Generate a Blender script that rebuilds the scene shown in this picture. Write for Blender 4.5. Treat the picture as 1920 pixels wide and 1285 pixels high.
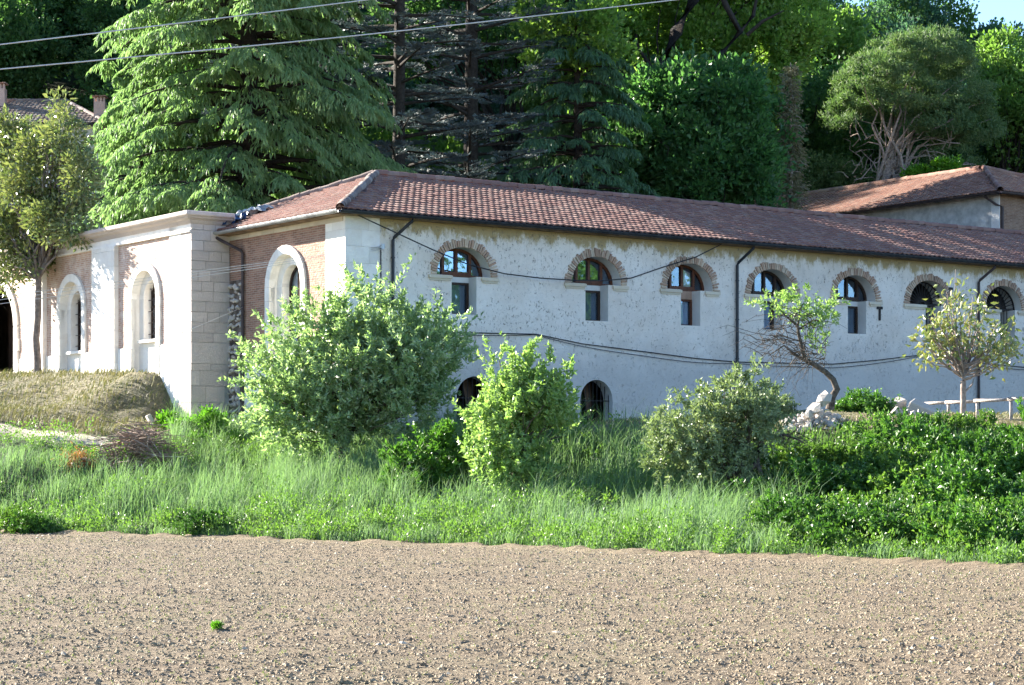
import bpy, math, random
import numpy as np
from mathutils import Vector, Matrix
from mathutils.geometry import tessellate_polygon

for o in list(bpy.data.objects): bpy.data.objects.remove(o)
scene = bpy.context.scene
COL = scene.collection
rad = math.radians

# ------------------------------------------------------------------ camera, sky, sun, exposure
EYE = 1.8
cam_d = bpy.data.cameras.new("camera"); cam = bpy.data.objects.new("camera", cam_d); COL.objects.link(cam)
cam.location = (0, 0, EYE); cam.rotation_euler = (rad(90), 0, 0)
cam_d.sensor_width = 36; cam_d.lens = 75; cam_d.shift_y = 0.1185
cam_d.clip_start = .5; cam_d.clip_end = 6000
scene.camera = cam

SUN_EL = rad(23.5)
SUN_H = Vector((-.855, .519)).normalized()          # horizontal direction towards the sun
world = bpy.data.worlds.new("World"); scene.world = world; world.use_nodes = True
wn = world.node_tree.nodes; wl = world.node_tree.links
bg = wn["Background"]; sky = wn.new("ShaderNodeTexSky"); sky.sky_type = 'NISHITA'; sky.sun_disc = False
sky.sun_elevation = SUN_EL; sky.sun_rotation = math.atan2(SUN_H.x, SUN_H.y) % (2 * math.pi)
sky.air_density = 1.0; sky.dust_density = .15; sky.ozone_density = 3.2; sky.altitude = 1500
wl.new(sky.outputs[0], bg.inputs[0]); bg.inputs[1].default_value = .068
sd = bpy.data.lights.new("sun", 'SUN'); sun = bpy.data.objects.new("sun", sd); COL.objects.link(sun)
sd.energy = 5.0; sd.angle = rad(.5); sd.color = (1, .93, .82)
sdir = Vector((SUN_H.x * math.cos(SUN_EL), SUN_H.y * math.cos(SUN_EL), math.sin(SUN_EL)))
sun.rotation_euler = sdir.to_track_quat('Z', 'Y').to_euler()
scene.view_settings.view_transform = 'Standard'; scene.view_settings.look = 'None'
scene.view_settings.gamma = 1; scene.view_settings.use_curve_mapping = False
scene.view_settings.exposure = 2.6
scene.render.engine = 'CYCLES'
scene.cycles.max_bounces = 6; scene.cycles.transparent_max_bounces = 6

# ------------------------------------------------------------------ helpers
F = 4000.0
def W(px, py, Y):                                   # a point of the place seen at photo pixel px, py at distance Y
    return np.array(((px - 960) / F * Y, Y, EYE + (870 - py) / F * Y))
DR = np.array((.812, .584, 0.)); DR /= np.linalg.norm(DR)
DL = np.array((-DR[1], DR[0], 0.))
ANG = math.atan2(DR[1], DR[0])
C1 = np.array((-4.68, 60., 0.)); C0 = np.array((-9.72, 64.8, 0.))

def props(o, label=None, cat=None, group=None, kind=None):
    if label: o["label"] = label
    if cat: o["category"] = cat
    if group: o["group"] = group
    if kind: o["kind"] = kind
    return o
def thing(name, label, cat, loc=(0, 0, 0), rz=0., group=None):
    o = bpy.data.objects.new(name, None); COL.objects.link(o); o.empty_display_size = .3
    o.location = tuple(loc); o.rotation_euler = (0, 0, rz)
    return props(o, label, cat, group)
def link(name, me, parent=None, loc=None, rot=None, scale=None, label=None, kind=None):
    o = bpy.data.objects.new(name, me); COL.objects.link(o)
    if parent is not None: o.parent = parent
    if loc is not None: o.location = tuple(loc)
    if rot is not None: o.rotation_euler = tuple(rot)
    if scale is not None: o.scale = tuple(scale)
    if label: o["label"] = label
    if kind: o["kind"] = kind
    return o
def mesh_np(name, V, Fc, mat, smooth=False):        # all faces of one size
    V = np.ascontiguousarray(V, dtype=np.float32); Fc = np.ascontiguousarray(Fc, dtype=np.int32)
    me = bpy.data.meshes.new(name)
    n, k = Fc.shape
    me.vertices.add(len(V)); me.vertices.foreach_set("co", V.ravel())
    me.loops.add(n * k); me.loops.foreach_set("vertex_index", Fc.ravel())
    me.polygons.add(n); me.polygons.foreach_set("loop_start", np.arange(0, n * k, k, dtype=np.int32))
    me.polygons.foreach_set("use_smooth", np.full(n, smooth, dtype=bool))
    me.update(calc_edges=True)
    if mat: me.materials.append(mat)
    return me
class MB:                                           # collects shapes of one part
    def __init__(s): s.v = []; s.f = []
    def add(s, vs, fs):
        b = len(s.v); s.v += [tuple(float(c) for c in v) for v in vs]; s.f += [tuple(b + i for i in f) for f in fs]; return s
    def box(s, x0, x1, y0, y1, z0, z1):
        return s.add([(x, y, z) for z in (z0, z1) for y in (y0, y1) for x in (x0, x1)],
                     [(0, 2, 3, 1), (4, 5, 7, 6), (0, 1, 5, 4), (2, 6, 7, 3), (0, 4, 6, 2), (1, 3, 7, 5)])
    def quad(s, *p): return s.add(p, [tuple(range(len(p)))])
    def tube(s, pts, r, n=6, cap=True):
        V, Q = tube_np(pts, r, n); s.add(V, Q.tolist())
        if cap: b = len(s.v) - len(V); s.f.append(tuple(b + i for i in range(n))[::-1]); s.f.append(tuple(len(s.v) - n + i for i in range(n)))
        return s
    def mesh(s, name, mat, smooth=False, bevel=0):
        me = bpy.data.meshes.new(name); me.from_pydata(s.v, [], s.f); me.materials.append(mat)
        if smooth: me.polygons.foreach_set("use_smooth", [True] * len(me.polygons))
        me.update(); return me
    def build(s, name, mat, parent=None, smooth=False, **k):
        return link(name, s.mesh(name, mat, smooth), parent, **k)
def tube_np(pts, r, n=6):
    P = np.asarray(pts, float); m = len(P); R = np.broadcast_to(np.asarray(r, float), (m,))
    T = np.gradient(P, axis=0); T /= np.linalg.norm(T, axis=1)[:, None] + 1e-9
    up = np.where(np.abs(T[:, 2:3]) > .9, np.array([[1., 0, 0]]), np.array([[0, 0, 1.]]))
    A = np.cross(T, up); A /= np.linalg.norm(A, axis=1)[:, None] + 1e-9; B = np.cross(T, A)
    a = np.arange(n) / n * 2 * np.pi
    V = (P[:, None] + R[:, None, None] * (np.cos(a)[None, :, None] * A[:, None] + np.sin(a)[None, :, None] * B[:, None])).reshape(-1, 3)
    i = np.arange(m - 1)[:, None] * n; j = np.arange(n)[None]; j2 = (j + 1) % n
    Q = np.stack([i + j, i + j2, i + n + j2, i + n + j], -1).reshape(-1, 4)
    return V, Q
def merge_np(L):
    Vs, Fs, b = [], [], 0
    for V, Fc in L: Vs.append(V); Fs.append(Fc + b); b += len(V)
    return np.concatenate(Vs), np.concatenate(Fs)

# ------------------------------------------------------------------ materials
def newmat(name):
    m = bpy.data.materials.new(name); m.use_nodes = True
    nt = m.node_tree; b = nt.nodes["Principled BSDF"]
    b.inputs["Specular IOR Level"].default_value = .25; b.inputs["Roughness"].default_value = .85
    return m, nt, b
def nd(nt, t, **k):
    n = nt.nodes.new(t)
    for a, v in k.items():
        if a.startswith("i_"): n.inputs[a[2:].replace("_", " ")].default_value = v
        else: setattr(n, a, v)
    return n
def noise(nt, vec, scale, detail=4, rough=.6, lo=.35, hi=.65):
    n = nd(nt, "ShaderNodeTexNoise", i_Scale=scale, i_Detail=detail, i_Roughness=rough)
    if vec: nt.links.new(vec, n.inputs["Vector"])
    r = nd(nt, "ShaderNodeMapRange"); r.inputs[1].default_value = lo; r.inputs[2].default_value = hi
    nt.links.new(n.outputs["Fac"], r.inputs[0]); return r.outputs[0]
def mix(nt, f, a, b, mode='MIX'):
    n = nd(nt, "ShaderNodeMix", data_type='RGBA', blend_type=mode)
    for s, v in ((0, f), (6, a), (7, b)):
        if isinstance(v, (int, float)): n.inputs[s].default_value = v
        elif isinstance(v, tuple): n.inputs[s].default_value = (*v, 1)
        else: nt.links.new(v, n.inputs[s])
    return n.outputs[2]
def math_n(nt, op, a, b=0.):
    n = nd(nt, "ShaderNodeMath", operation=op)
    for s, v in ((0, a), (1, b)):
        if isinstance(v, (int, float)): n.inputs[s].default_value = v
        else: nt.links.new(v, n.inputs[s])
    return n.outputs[0]
def bump(nt, b, h, strength=.5, dist=.02):
    n = nd(nt, "ShaderNodeBump", i_Strength=strength, i_Distance=dist)
    nt.links.new(h, n.inputs["Height"]); nt.links.new(n.outputs[0], b.inputs["Normal"]); return n
def ocoord(nt): return nd(nt, "ShaderNodeTexCoord").outputs["Object"]
def pos(nt): return nd(nt, "ShaderNodeNewGeometry").outputs["Position"]
def scaled(nt, vec, s):
    m = nd(nt, "ShaderNodeMapping"); m.inputs["Scale"].default_value = s; nt.links.new(vec, m.inputs[0]); return m.outputs[0]

def simple(name, c, rough=.8, var=.25, sc=6, metal=0., bmp=.3, dark=None):
    m, nt, b = newmat(name); v = pos(nt)
    d = dark or tuple(x * (1 - var * 1.6) for x in c)
    col = mix(nt, noise(nt, v, sc, 6, .65), d, c)
    nt.links.new(col, b.inputs["Base Color"]); b.inputs["Roughness"].default_value = rough; b.inputs["Metallic"].default_value = metal
    if bmp: bump(nt, b, noise(nt, v, sc * 4, 5), bmp, .01)
    return m

def plaster_mat():
    m, nt, b = newmat("rough_plaster"); v = ocoord(nt)
    sep = nd(nt, "ShaderNodeSeparateXYZ"); nt.links.new(v, sep.inputs[0]); z = sep.outputs[2]
    c = mix(nt, noise(nt, v, .55, 6, .6, .35, .68), (.68, .605, .53), (.82, .765, .70))
    c = mix(nt, math_n(nt, 'MULTIPLY', noise(nt, v, 2.6, 6, .75, .5, .8), .5), c, (.50, .47, .42))
    # ochre band of exposed render under the eaves, ragged edge
    e = math_n(nt, 'ADD', z, math_n(nt, 'MULTIPLY', noise(nt, scaled(nt, v, (1, 1, .5)), 2.2, 8, .75, .2, .8), 1.15))
    r = nd(nt, "ShaderNodeMapRange"); r.inputs[1].default_value = OCH0; r.inputs[2].default_value = OCH0 + .22; nt.links.new(e, r.inputs[0])
    c = mix(nt, math_n(nt, 'MULTIPLY', r.outputs[0], .9), c, (.36, .27, .12))
    # pits: stretched streaky dark flecks where the coat has flaked
    n = nd(nt, "ShaderNodeTexNoise", i_Scale=9, i_Detail=3, i_Roughness=.7, i_Distortion=1.2); nt.links.new(scaled(nt, v, (1.6, 1.6, 1.)), n.inputs[0])
    dens = noise(nt, v, .8, 4, .6, .3, .7)
    th = math_n(nt, 'SUBTRACT', .655, math_n(nt, 'MULTIPLY', dens, .075))
    pr = nd(nt, "ShaderNodeMapRange"); nt.links.new(n.outputs[0], pr.inputs[0]); nt.links.new(th, pr.inputs[1])
    nt.links.new(math_n(nt, 'ADD', th, .03), pr.inputs[2]); pit = pr.outputs[0]
    c = mix(nt, math_n(nt, 'MULTIPLY', pit, .8), c, (.20, .17, .14))
    # soot and mould stains, stretched downwards
    s = noise(nt, scaled(nt, v, (1.3, 1.3, .25)), 1.7, 7, .7, .66, .78)
    c = mix(nt, math_n(nt, 'MULTIPLY', s, .65), c, (.17, .16, .16))
    # rain streaks hanging from the eaves band
    st = noise(nt, scaled(nt, v, (5, 5, .22)), 1.6, 6, .75, .56, .72)
    rg = nd(nt, "ShaderNodeMapRange"); rg.inputs[1].default_value = OCH0 - 2.4; rg.inputs[2].default_value = OCH0 + .2; nt.links.new(z, rg.inputs[0])
    c = mix(nt, math_n(nt, 'MULTIPLY', math_n(nt, 'MULTIPLY', st, rg.outputs[0]), .55), c, (.30, .25, .18))
    s2 = noise(nt, scaled(nt, v, (1.0, 1.0, .8)), 5.5, 6, .8, .66, .72)
    c = mix(nt, math_n(nt, 'MULTIPLY', s2, .5), c, (.26, .22, .19))
    # greyer and darker towards the bottom, with a wandering upper edge
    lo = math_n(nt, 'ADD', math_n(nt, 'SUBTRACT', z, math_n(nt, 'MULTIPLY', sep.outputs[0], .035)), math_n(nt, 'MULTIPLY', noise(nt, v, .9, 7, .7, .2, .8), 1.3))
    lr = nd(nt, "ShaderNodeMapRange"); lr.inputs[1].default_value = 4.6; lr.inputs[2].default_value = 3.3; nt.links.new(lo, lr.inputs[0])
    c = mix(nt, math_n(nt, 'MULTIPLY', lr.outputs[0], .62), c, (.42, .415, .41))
    nt.links.new(c, b.inputs["Base Color"])
    h = math_n(nt, 'SUBTRACT', noise(nt, v, 7, 9, .75, .2, .8), math_n(nt, 'MULTIPLY', pit, .8))
    bump(nt, b, h, .8, .035)
    return m
def brick_mat(name, axis, c1=(.34, .18, .125), c2=(.20, .105, .075), mort=(.38, .31, .25), fade=.45):
    m, nt, b = newmat(name); v = ocoord(nt)
    sep = nd(nt, "ShaderNodeSeparateXYZ"); nt.links.new(v, sep.inputs[0])
    cb = nd(nt, "ShaderNodeCombineXYZ"); nt.links.new(sep.outputs[axis], cb.inputs[0]); nt.links.new(sep.outputs[2], cb.inputs[1])
    t = nd(nt, "ShaderNodeTexBrick"); nt.links.new(cb.outputs[0], t.inputs[0])
    t.inputs["Color1"].default_value = (*c1, 1); t.inputs["Color2"].default_value = (*c2, 1); t.inputs["Mortar"].default_value = (*mort, 1)
    t.inputs["Scale"].default_value = 1; t.inputs["Brick Width"].default_value = .26; t.inputs["Row Height"].default_value = .065
    t.inputs["Mortar Size"].default_value = .008; t.inputs["Bias"].default_value = -.1
    c = mix(nt, math_n(nt, 'MULTIPLY', noise(nt, v, 3, 6, .7, .45, .75), fade), t.outputs[0], (.46, .33, .25) if fade < .5 else (.68, .62, .55))
    c = mix(nt, math_n(nt, 'MULTIPLY', noise(nt, v, 1.1, 5, .7, .52, .7), .5), c, (.16, .11, .09))
    nt.links.new(c, b.inputs["Base Color"])
    h = math_n(nt, 'SUBTRACT', noise(nt, v, 12, 5), math_n(nt, 'MULTIPLY', t.outputs["Fac"], 1.5))
    bump(nt, b, h, .7, .02); return m
def stone_mat(name, c=(.76, .72, .67), stain=.5, obj=True):
    m, nt, b = newmat(name); v = ocoord(nt); g = nd(nt, "ShaderNodeNewGeometry")
    oi = nd(nt, "ShaderNodeObjectInfo")
    rnd = math_n(nt, 'FRACT', math_n(nt, 'ADD', g.outputs["Random Per Island"], oi.outputs["Random"]))
    c0 = mix(nt, rnd, tuple(x * .86 for x in c), tuple(min(.85, x * 1.06) for x in c))
    c0 = mix(nt, math_n(nt, 'MULTIPLY', noise(nt, g.outputs["Position"], 3, 7, .7, .45, .75), .45), c0, tuple(x * f for x, f in zip(c, (.72, .66, .6))))
    s = noise(nt, scaled(nt, g.outputs["Position"], (3, 3, .6)), 1.8, 7, .75, .62, .74)
    c0 = mix(nt, math_n(nt, 'MULTIPLY', s, stain), c0, (.16, .14, .13))
    nt.links.new(c0, b.inputs["Base Color"]); bump(nt, b, noise(nt, g.outputs["Position"], 14, 7, .7), .5, .015); return m
def tile_mat(name, c1, c2, c3):
    m, nt, b = newmat(name); g = nd(nt, "ShaderNodeNewGeometry"); oi = nd(nt, "ShaderNodeObjectInfo")
    rnd = math_n(nt, 'FRACT', math_n(nt, 'ADD', g.outputs["Random Per Island"], oi.outputs["Random"]))
    cr = nd(nt, "ShaderNodeValToRGB"); e = cr.color_ramp.elements
    e[0].color = (*c2, 1); e[1].color = (*c1, 1); x = cr.color_ramp.elements.new(.55); x.color = tuple((p + q) / 2 for p, q in zip(c1, c2)) + (1,)
    x = cr.color_ramp.elements.new(.97); x.color = (*c3, 1)
    nt.links.new(rnd, cr.inputs[0])
    c = mix(nt, math_n(nt, 'MULTIPLY', noise(nt, g.outputs["Position"], 1.2, 8, .75, .45, .7), .6), cr.outputs[0], (.14, .115, .10))
    nt.links.new(c, b.inputs["Base Color"]); bump(nt, b, noise(nt, g.outputs["Position"], 25, 4), .35, .01); return m
def leaf_mat(name, cols, trans=.35, rough=.45, spec=.35, sc=.5, tcol=None):
    m, nt, b = newmat(name); g = nd(nt, "ShaderNodeNewGeometry")
    cr = nd(nt, "ShaderNodeValToRGB"); el = cr.color_ramp.elements; n = len(cols)
    el[0].color = (*cols[0], 1); el[1].color = (*cols[-1], 1)
    for i in range(1, n - 1): x = el.new(i / (n - 1)); x.color = (*cols[i], 1)
    r = math_n(nt, 'ADD', math_n(nt, 'MULTIPLY', g.outputs["Random Per Island"], .6), math_n(nt, 'MULTIPLY', noise(nt, g.outputs["Position"], sc, 3, .5, .3, .7), .4))
    nt.links.new(r, cr.inputs[0]); nt.links.new(cr.outputs[0], b.inputs["Base Color"])
    b.inputs["Roughness"].default_value = rough; b.inputs["Specular IOR Level"].default_value = spec
    tr = nd(nt, "ShaderNodeBsdfTranslucent"); t2 = mix(nt, 1., cr.outputs[0], tcol or (1.2, 1.3, .68), 'MULTIPLY'); nt.links.new(t2, tr.inputs[0])
    ms = nd(nt, "ShaderNodeMixShader"); ms.inputs[0].default_value = trans
    nt.links.new(b.outputs[0], ms.inputs[1]); nt.links.new(tr.outputs[0], ms.inputs[2])
    nt.links.new(ms.outputs[0], nt.nodes["Material Output"].inputs[0]); return m
def glass_mat(name, refl=.4, tint=(.8, .85, .9)):
    m, nt, b = newmat(name)
    gl = nd(nt, "ShaderNodeBsdfGlossy"); gl.inputs["Roughness"].default_value = .02; gl.inputs["Color"].default_value = (.50, .68, .92, 1)  # blue gloss tint stands in for a bluer sky in the reflections
    tp = nd(nt, "ShaderNodeBsdfTransparent"); tp.inputs[0].default_value = (*tint, 1)
    ms = nd(nt, "ShaderNodeMixShader"); ms.inputs[0].default_value = refl
    bp = nd(nt, "ShaderNodeBump", i_Strength=.15, i_Distance=.02); nt.links.new(noise(nt, pos(nt), 1.6, 2), bp.inputs["Height"]); nt.links.new(bp.outputs[0], gl.inputs["Normal"])
    nt.links.new(tp.outputs[0], ms.inputs[1]); nt.links.new(gl.outputs[0], ms.inputs[2])
    nt.links.new(ms.outputs[0], nt.nodes["Material Output"].inputs[0]); return m

# heights of the main building, metres above the field
B0 = 1.5                       # base of the wall (below ground)
EAVE = EYE + 7.08; RIDGE = EYE + 9.01
OCH0 = EAVE - B0 - .30 + .35
M = {}
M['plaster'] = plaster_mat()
M['brick_y'] = brick_mat("old_brick_wall", 1)
M['brick_faded'] = brick_mat('faded_brick_wall', 1, (.52, .34, .26), (.40, .23, .17), (.62, .55, .48), .9)
M['brick_dark'] = brick_mat("dark_brick_wall", 0, (.26, .15, .10), (.18, .09, .06), (.3, .25, .2))
M['white_stone'] = stone_mat("white_limestone", (.80, .77, .72), .35)
M['pillar_stone'] = stone_mat("weathered_limestone", (.50, .44, .41), .8)
M['sill_stone'] = stone_mat("sill_stone", (.62, .55, .44), .3)
M['rubble'] = stone_mat("rubble_stone", (.50, .46, .42), .4)
M['pile_stone'] = stone_mat("pile_stone", (.45, .405, .36), .4)
M['mortar'] = simple("dark_mortar", (.20, .165, .14), var=.5, sc=5)
M['ring_brick'] = tile_mat("arch_brick", (.50, .36, .26), (.38, .25, .18), (.58, .48, .37))
M['tile'] = tile_mat("roof_tile_clay", (.245, .128, .104), (.20, .104, .086), (.29, .185, .15))
M['tile_old'] = tile_mat("roof_tile_grey", (.25, .18, .15), (.17, .13, .115), (.30, .26, .23))
M['tile_orange'] = tile_mat("roof_tile_orange", (.30, .165, .12), (.245, .128, .095), (.34, .22, .165))
M['gutter'] = simple("dark_gutter", (.045, .05, .06), .45, .3, 3, .3)
M['zinc'] = simple("zinc_gutter", (.42, .43, .44), .45, .3, 2, .5)
M['pipe'] = simple("brown_pipe", (.075, .055, .055), .5, .3, 4)
M['frame'] = simple("brown_window_wood", (.13, .045, .022), .45, .3, 8)
M['frame_dark'] = simple("dark_window_wood", (.05, .03, .022), .5, .3, 8)
M['iron'] = simple("dark_iron", (.035, .03, .03), .6, .3, 8, .3)
M['glass'] = glass_mat("window_glass", .42)
M['glass_dim'] = glass_mat("window_glass_dim", .22, (.75, .8, .85))
M['curtain'] = simple("curtain_cloth", (.50, .58, .68), .9, .12, 3)
M['curtain_white'] = simple("white_curtain", (.62, .62, .66), .9, .12, 3)
M['interior'] = simple("dim_interior", (.10, .075, .06), .9, .3, 2)
M['interior_brown'] = simple("brown_interior", (.22, .14, .10), .9, .3, 2)
M['soffit'] = simple("soffit_boards", (.30, .21, .14), .9, .4, 3)
M['reveal'] = simple("smooth_reveal_plaster", (.66, .65, .62), .9, .10, 2)
M['cable'] = simple("black_cable", (.03, .03, .035), .5, .2, 3)
M['cable_grey'] = simple("grey_cable", (.50, .50, .50), .4, .1, 3)
M['wall_grey'] = simple("grey_render", (.60, .59, .57), .9, .25, 2.5)
M['bark'] = simple("grey_bark", (.16, .13, .105), .95, .45, 9, 0, .9)
M['bark_dark'] = simple("dark_bark", (.05, .041, .034), .95, .4, 7, 0, .9)
M['bark_pale'] = simple("pale_bark", (.42, .33, .28), .95, .35, 9, 0, .6)
M['bark_magnolia'] = simple("magnolia_bark", (.24, .20, .18), .9, .35, 7, 0, .6)
M['wood_rail'] = simple("weathered_rail_wood", (.52, .45, .41), .9, .4, 9, 0, .7)
M['tarp'] = simple("blue_tarp", (.03, .07, .16), .4, .3, 3)
M['metal_sheet'] = simple("crumpled_sheet", (.34, .36, .38), .4, .3, 5, .2)

# ------------------------------------------------------------------ terrain
E0 = np.array((-13.5, 56.2)); EN = np.array((.653, .757)); EN /= np.linalg.norm(EN)
ED = np.array((EN[1], -EN[0]))
def edge_s(X, Y):                                   # metres past the far edge of the ploughed field
    u = (X - E0[0]) * ED[0] + (Y - E0[1]) * ED[1]
    return (X - E0[0]) * EN[0] + (Y - E0[1]) * EN[1] - .9 * np.exp(-((u - 13) / 9) ** 2) + .15 * np.sin(u * .7)
_c = []
for k in np.linspace(-60, 90, 26): p = E0 + ED * k; _c.append((p[0], p[1], 0.))
def _cp(px, py, Y): p = W(px, py, Y); _c.append((p[0], p[1], p[2]))
for q in [(1100, 935, 50.4), (1100, 809, 54), (1110, 809, 63.5), (1250, 809, 53.3), (1250, 935, 49.6), (1250, 808, 64), (1400, 810, 51.4), (1400, 808, 63), (1400, 940, 48.4), (1520, 809, 50.4), (1520, 950, 47), (1620, 806, 50.4), (1650, 960, 45.8), (1160, 990, 45.6), (1400, 1005, 43), (1650, 1010, 41.5),
          (1750, 800, 50.6), (1900, 793, 52.0), (1900, 955, 44.6), (1900, 1010, 40.6), (1900, 803, 70), (1920, 806, 76), (1600, 808, 70), (2300, 795, 52), (2300, 800, 80), (2700, 800, 60), (2700, 800, 95),
          (960, 930, 51.6), (960, 830, 56), (900, 815, 62), (750, 850, 59), (650, 846, 59.3), (540, 838, 62), (450, 826, 64.5), (360, 806, 64.4), (330, 812, 62.8), (600, 900, 56.5), (450, 880, 59.5),
          (310, 795, 64.9), (292, 750, 65.7), (268, 698, 66.6), (240, 698, 67.6), (200, 698, 69), (120, 698, 71.5), (60, 698, 74), (0, 698, 76.5), (-200, 690, 82), (-500, 680, 86),
          (250, 740, 66.0), (282, 775, 65.2), (303, 797, 64.4), (240, 792, 64), (200, 758, 65.6), (100, 758, 67.6), (0, 752, 69), (-200, 750, 71), (250, 812, 62.2), (205, 834, 61), (100, 818, 61.9), (0, 804, 62.8), (-200, 790, 64),
          (270, 880, 58.6), (150, 880, 58.8), (0, 880, 59.3), (-200, 870, 61), (-500, 800, 66), (-900, 780, 70)]: _cp(*q)
for q in [(-5, 80, 3.6), (8, 88, 3.6), (20, 95, 4.0), (32, 90, 3.4), (-20, 92, 5.5), (-35, 95, 6.), (50, 95, 4), (5, 74, 3.2), (-10, 74, 4.)]: _c.append(q)
_c = np.array(_c)
def _phi(d): return np.sqrt(d * d + .6)
_A = _phi(np.linalg.norm(_c[:, None, :2] - _c[None, :, :2], axis=2)); n_ = len(_c)
_S = np.block([[_A + np.eye(n_) * .02, np.ones((n_, 1))], [np.ones((1, n_)), np.zeros((1, 1))]])
_w = np.linalg.solve(_S, np.append(_c[:, 2], 0))
def sstep(x): x = np.clip(x, 0, 1); return x * x * (3 - 2 * x)
_rr = np.random.default_rng(5); _ph = _rr.uniform(0, 6.28, (10,)); _kd = _rr.normal(0, 1, (10, 2))
def undul(X, Y, f): return sum(np.sin((X * _kd[i, 0] + Y * _kd[i, 1]) * f + _ph[i]) for i in range(10)) / 10
def hill_h(X, Y):
    ridge = 32 + 34 * sstep((38 - X) / 60) + 4 * undul(X, Y, .03)
    s = np.maximum(0, Y - 94 - .12 * np.maximum(0, X)) * .50
    return ridge * (1 - np.exp(-s / ridge * 1.0)) * 1.12 + .8 * undul(X, Y, .12) * sstep(s / 8)
def ground(X, Y):
    X = np.asarray(X, float); Y = np.asarray(Y, float); sh = X.shape; X = X.ravel(); Y = Y.ravel()
    Z = np.zeros_like(X); s = edge_s(X, Y); m = s > -.5
    if m.any():
        xm = np.clip(X[m], -42, 48); ym = np.clip(Y[m], 20, 96)
        d = _phi(np.hypot(xm[:, None] - _c[None, :, 0], ym[:, None] - _c[None, :, 1]))
        z = d @ _w[:-1] + _w[-1]
        Z[m] = np.maximum(0, z) * sstep((s[m] + .3) / 1.6) + hill_h(X[m], Y[m]) * (Y[m] > 90) + .05 * undul(X[m], Y[m], 1.6) * sstep(s[m] / 2)
    k = (960 + X / np.maximum(Y, 1) * F < 345) & (Y > 61) & (Y < 76); Z[k] += .09 * undul(X[k], Y[k], 3.3) + .05 * undul(Y[k], X[k], 6.1)
    k = (960 + X / np.maximum(Y, 1) * F < 420) & (Y > 55) & (Y < 82); Z[k] = np.minimum(Z[k], EYE + 172 / F * Y[k] + .03 * undul(X[k], Y[k], 2.))
    return Z.reshape(sh)
_gx = np.arange(-45, 60.01, .25); _gy = np.arange(25, 235.01, .5)
_GZ = ground(*np.meshgrid(_gx, _gy))
def gz(X, Y):                                       # fast lookup
    fx = np.clip((np.asarray(X, float) - _gx[0]) / .25, 0, len(_gx) - 1.001); fy = np.clip((np.asarray(Y, float) - _gy[0]) / .5, 0, len(_gy) - 1.001)
    i = fx.astype(int); j = fy.astype(int); a = fx - i; b = fy - j
    return (_GZ[j, i] * (1 - a) + _GZ[j, i + 1] * a) * (1 - b) + (_GZ[j + 1, i] * (1 - a) + _GZ[j + 1, i + 1] * a) * b
def ax(a, b, d, far): 
    c = np.arange(a, b + 1e-6, d); out = [c]; l, r = [], []; s = d; x = a; y = b
    while x > -far: s *= 1.35; x -= s; l.append(x); y += s; r.append(y)
    return np.concatenate([l[::-1], c, r])
gX = ax(-30, 34, .3, 2500); gY = ax(34, 100, .3, 2500)
GX, GY = np.meshgrid(gX, gY); GZ = ground(GX, GY)
sE = edge_s(GX, GY); GZ = GZ - np.where(sE < .2, .14, 0)
V = np.stack([GX, GY, GZ], -1).reshape(-1, 3); nx, ny = len(gX), len(gY)
i = np.arange(ny - 1)[:, None] * nx + np.arange(nx - 1)[None]; Q = np.stack([i, i + 1, i + nx + 1, i + nx], -1).reshape(-1, 4)

def ground_mat():
    m, nt, b = newmat("bank_ground"); v = pos(nt)
    a = nd(nt, "ShaderNodeAttribute", attribute_name="dry"); t = nd(nt, "ShaderNodeAttribute", attribute_name="path")
    green = mix(nt, noise(nt, v, 1.5, 6, .7), (.03, .05, .018), (.055, .08, .03))
    dry = mix(nt, noise(nt, v, 2.2, 8, .75), (.09, .095, .04), (.24, .20, .13))
    so = nd(nt, "ShaderNodeAttribute", attribute_name="soil")
    c = mix(nt, a.outputs["Fac"], green, dry); c = mix(nt, so.outputs["Fac"], c, mix(nt, noise(nt, v, 7, 8, .75, .3, .7), (.19, .15, .105), (.31, .25, .18))); c = mix(nt, t.outputs["Fac"], c, (.42, .36, .28))
    nt.links.new(c, b.inputs["Base Color"]); bump(nt, b, noise(nt, v, 9, 8, .7), .9, .06); return m
def seg_d(X, Y, pts):
    d = np.full(X.shape, 1e9)
    for (x0, y0), (x1, y1) in zip(pts[:-1], pts[1:]):
        ux, uy = x1 - x0, y1 - y0; t = np.clip(((X - x0) * ux + (Y - y0) * uy) / (ux * ux + uy * uy), 0, 1)
        d = np.minimum(d, np.hypot(X - x0 - ux * t, Y - y0 - uy * t))
    return d
PATH = [tuple(W(*q)[:2]) for q in ((-500, 770, 66), (-200, 790, 64), (0, 804, 62.8), (100, 818, 61.9), (205, 834, 61), (250, 838, 60.8))]
def dry_mask(X, Y):
    px = 960 + X / Y * F
    bank = sstep((330 - px) / 20) * sstep((Y - (61.6 + (100 - px) * .004)) / .8)
    terr = sstep((px - 1040) / 40) * sstep((gz(X, Y) - 2.45) / .2)
    return np.clip(np.maximum(bank, terr), 0, 1) * (Y < 92)
dm = dry_mask(GX, np.maximum(GY, 1)); pm = 1 - sstep((seg_d(GX, GY, PATH) - .25) / .25)
me = mesh_np("ground", V, Q, ground_mat(), True)
for nm, arr in (("dry", dm), ("path", pm), ("soil", 1 - sstep((sE + .3) / .5))):
    at = me.attributes.new(nm, 'FLOAT', 'POINT'); at.data.foreach_set("value", arr.astype(np.float32).ravel())
props(link("ground", me), "grassy bank, terrace and hillside ground around the buildings", None, None, "structure")
PXY = np.array(PATH)
pz = gz(PXY[:, 0], PXY[:, 1])
L = []; R_ = []
pp = np.concatenate([np.linspace(PXY[k], PXY[k + 1], 24, endpoint=False) for k in range(len(PXY) - 1)])
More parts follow.
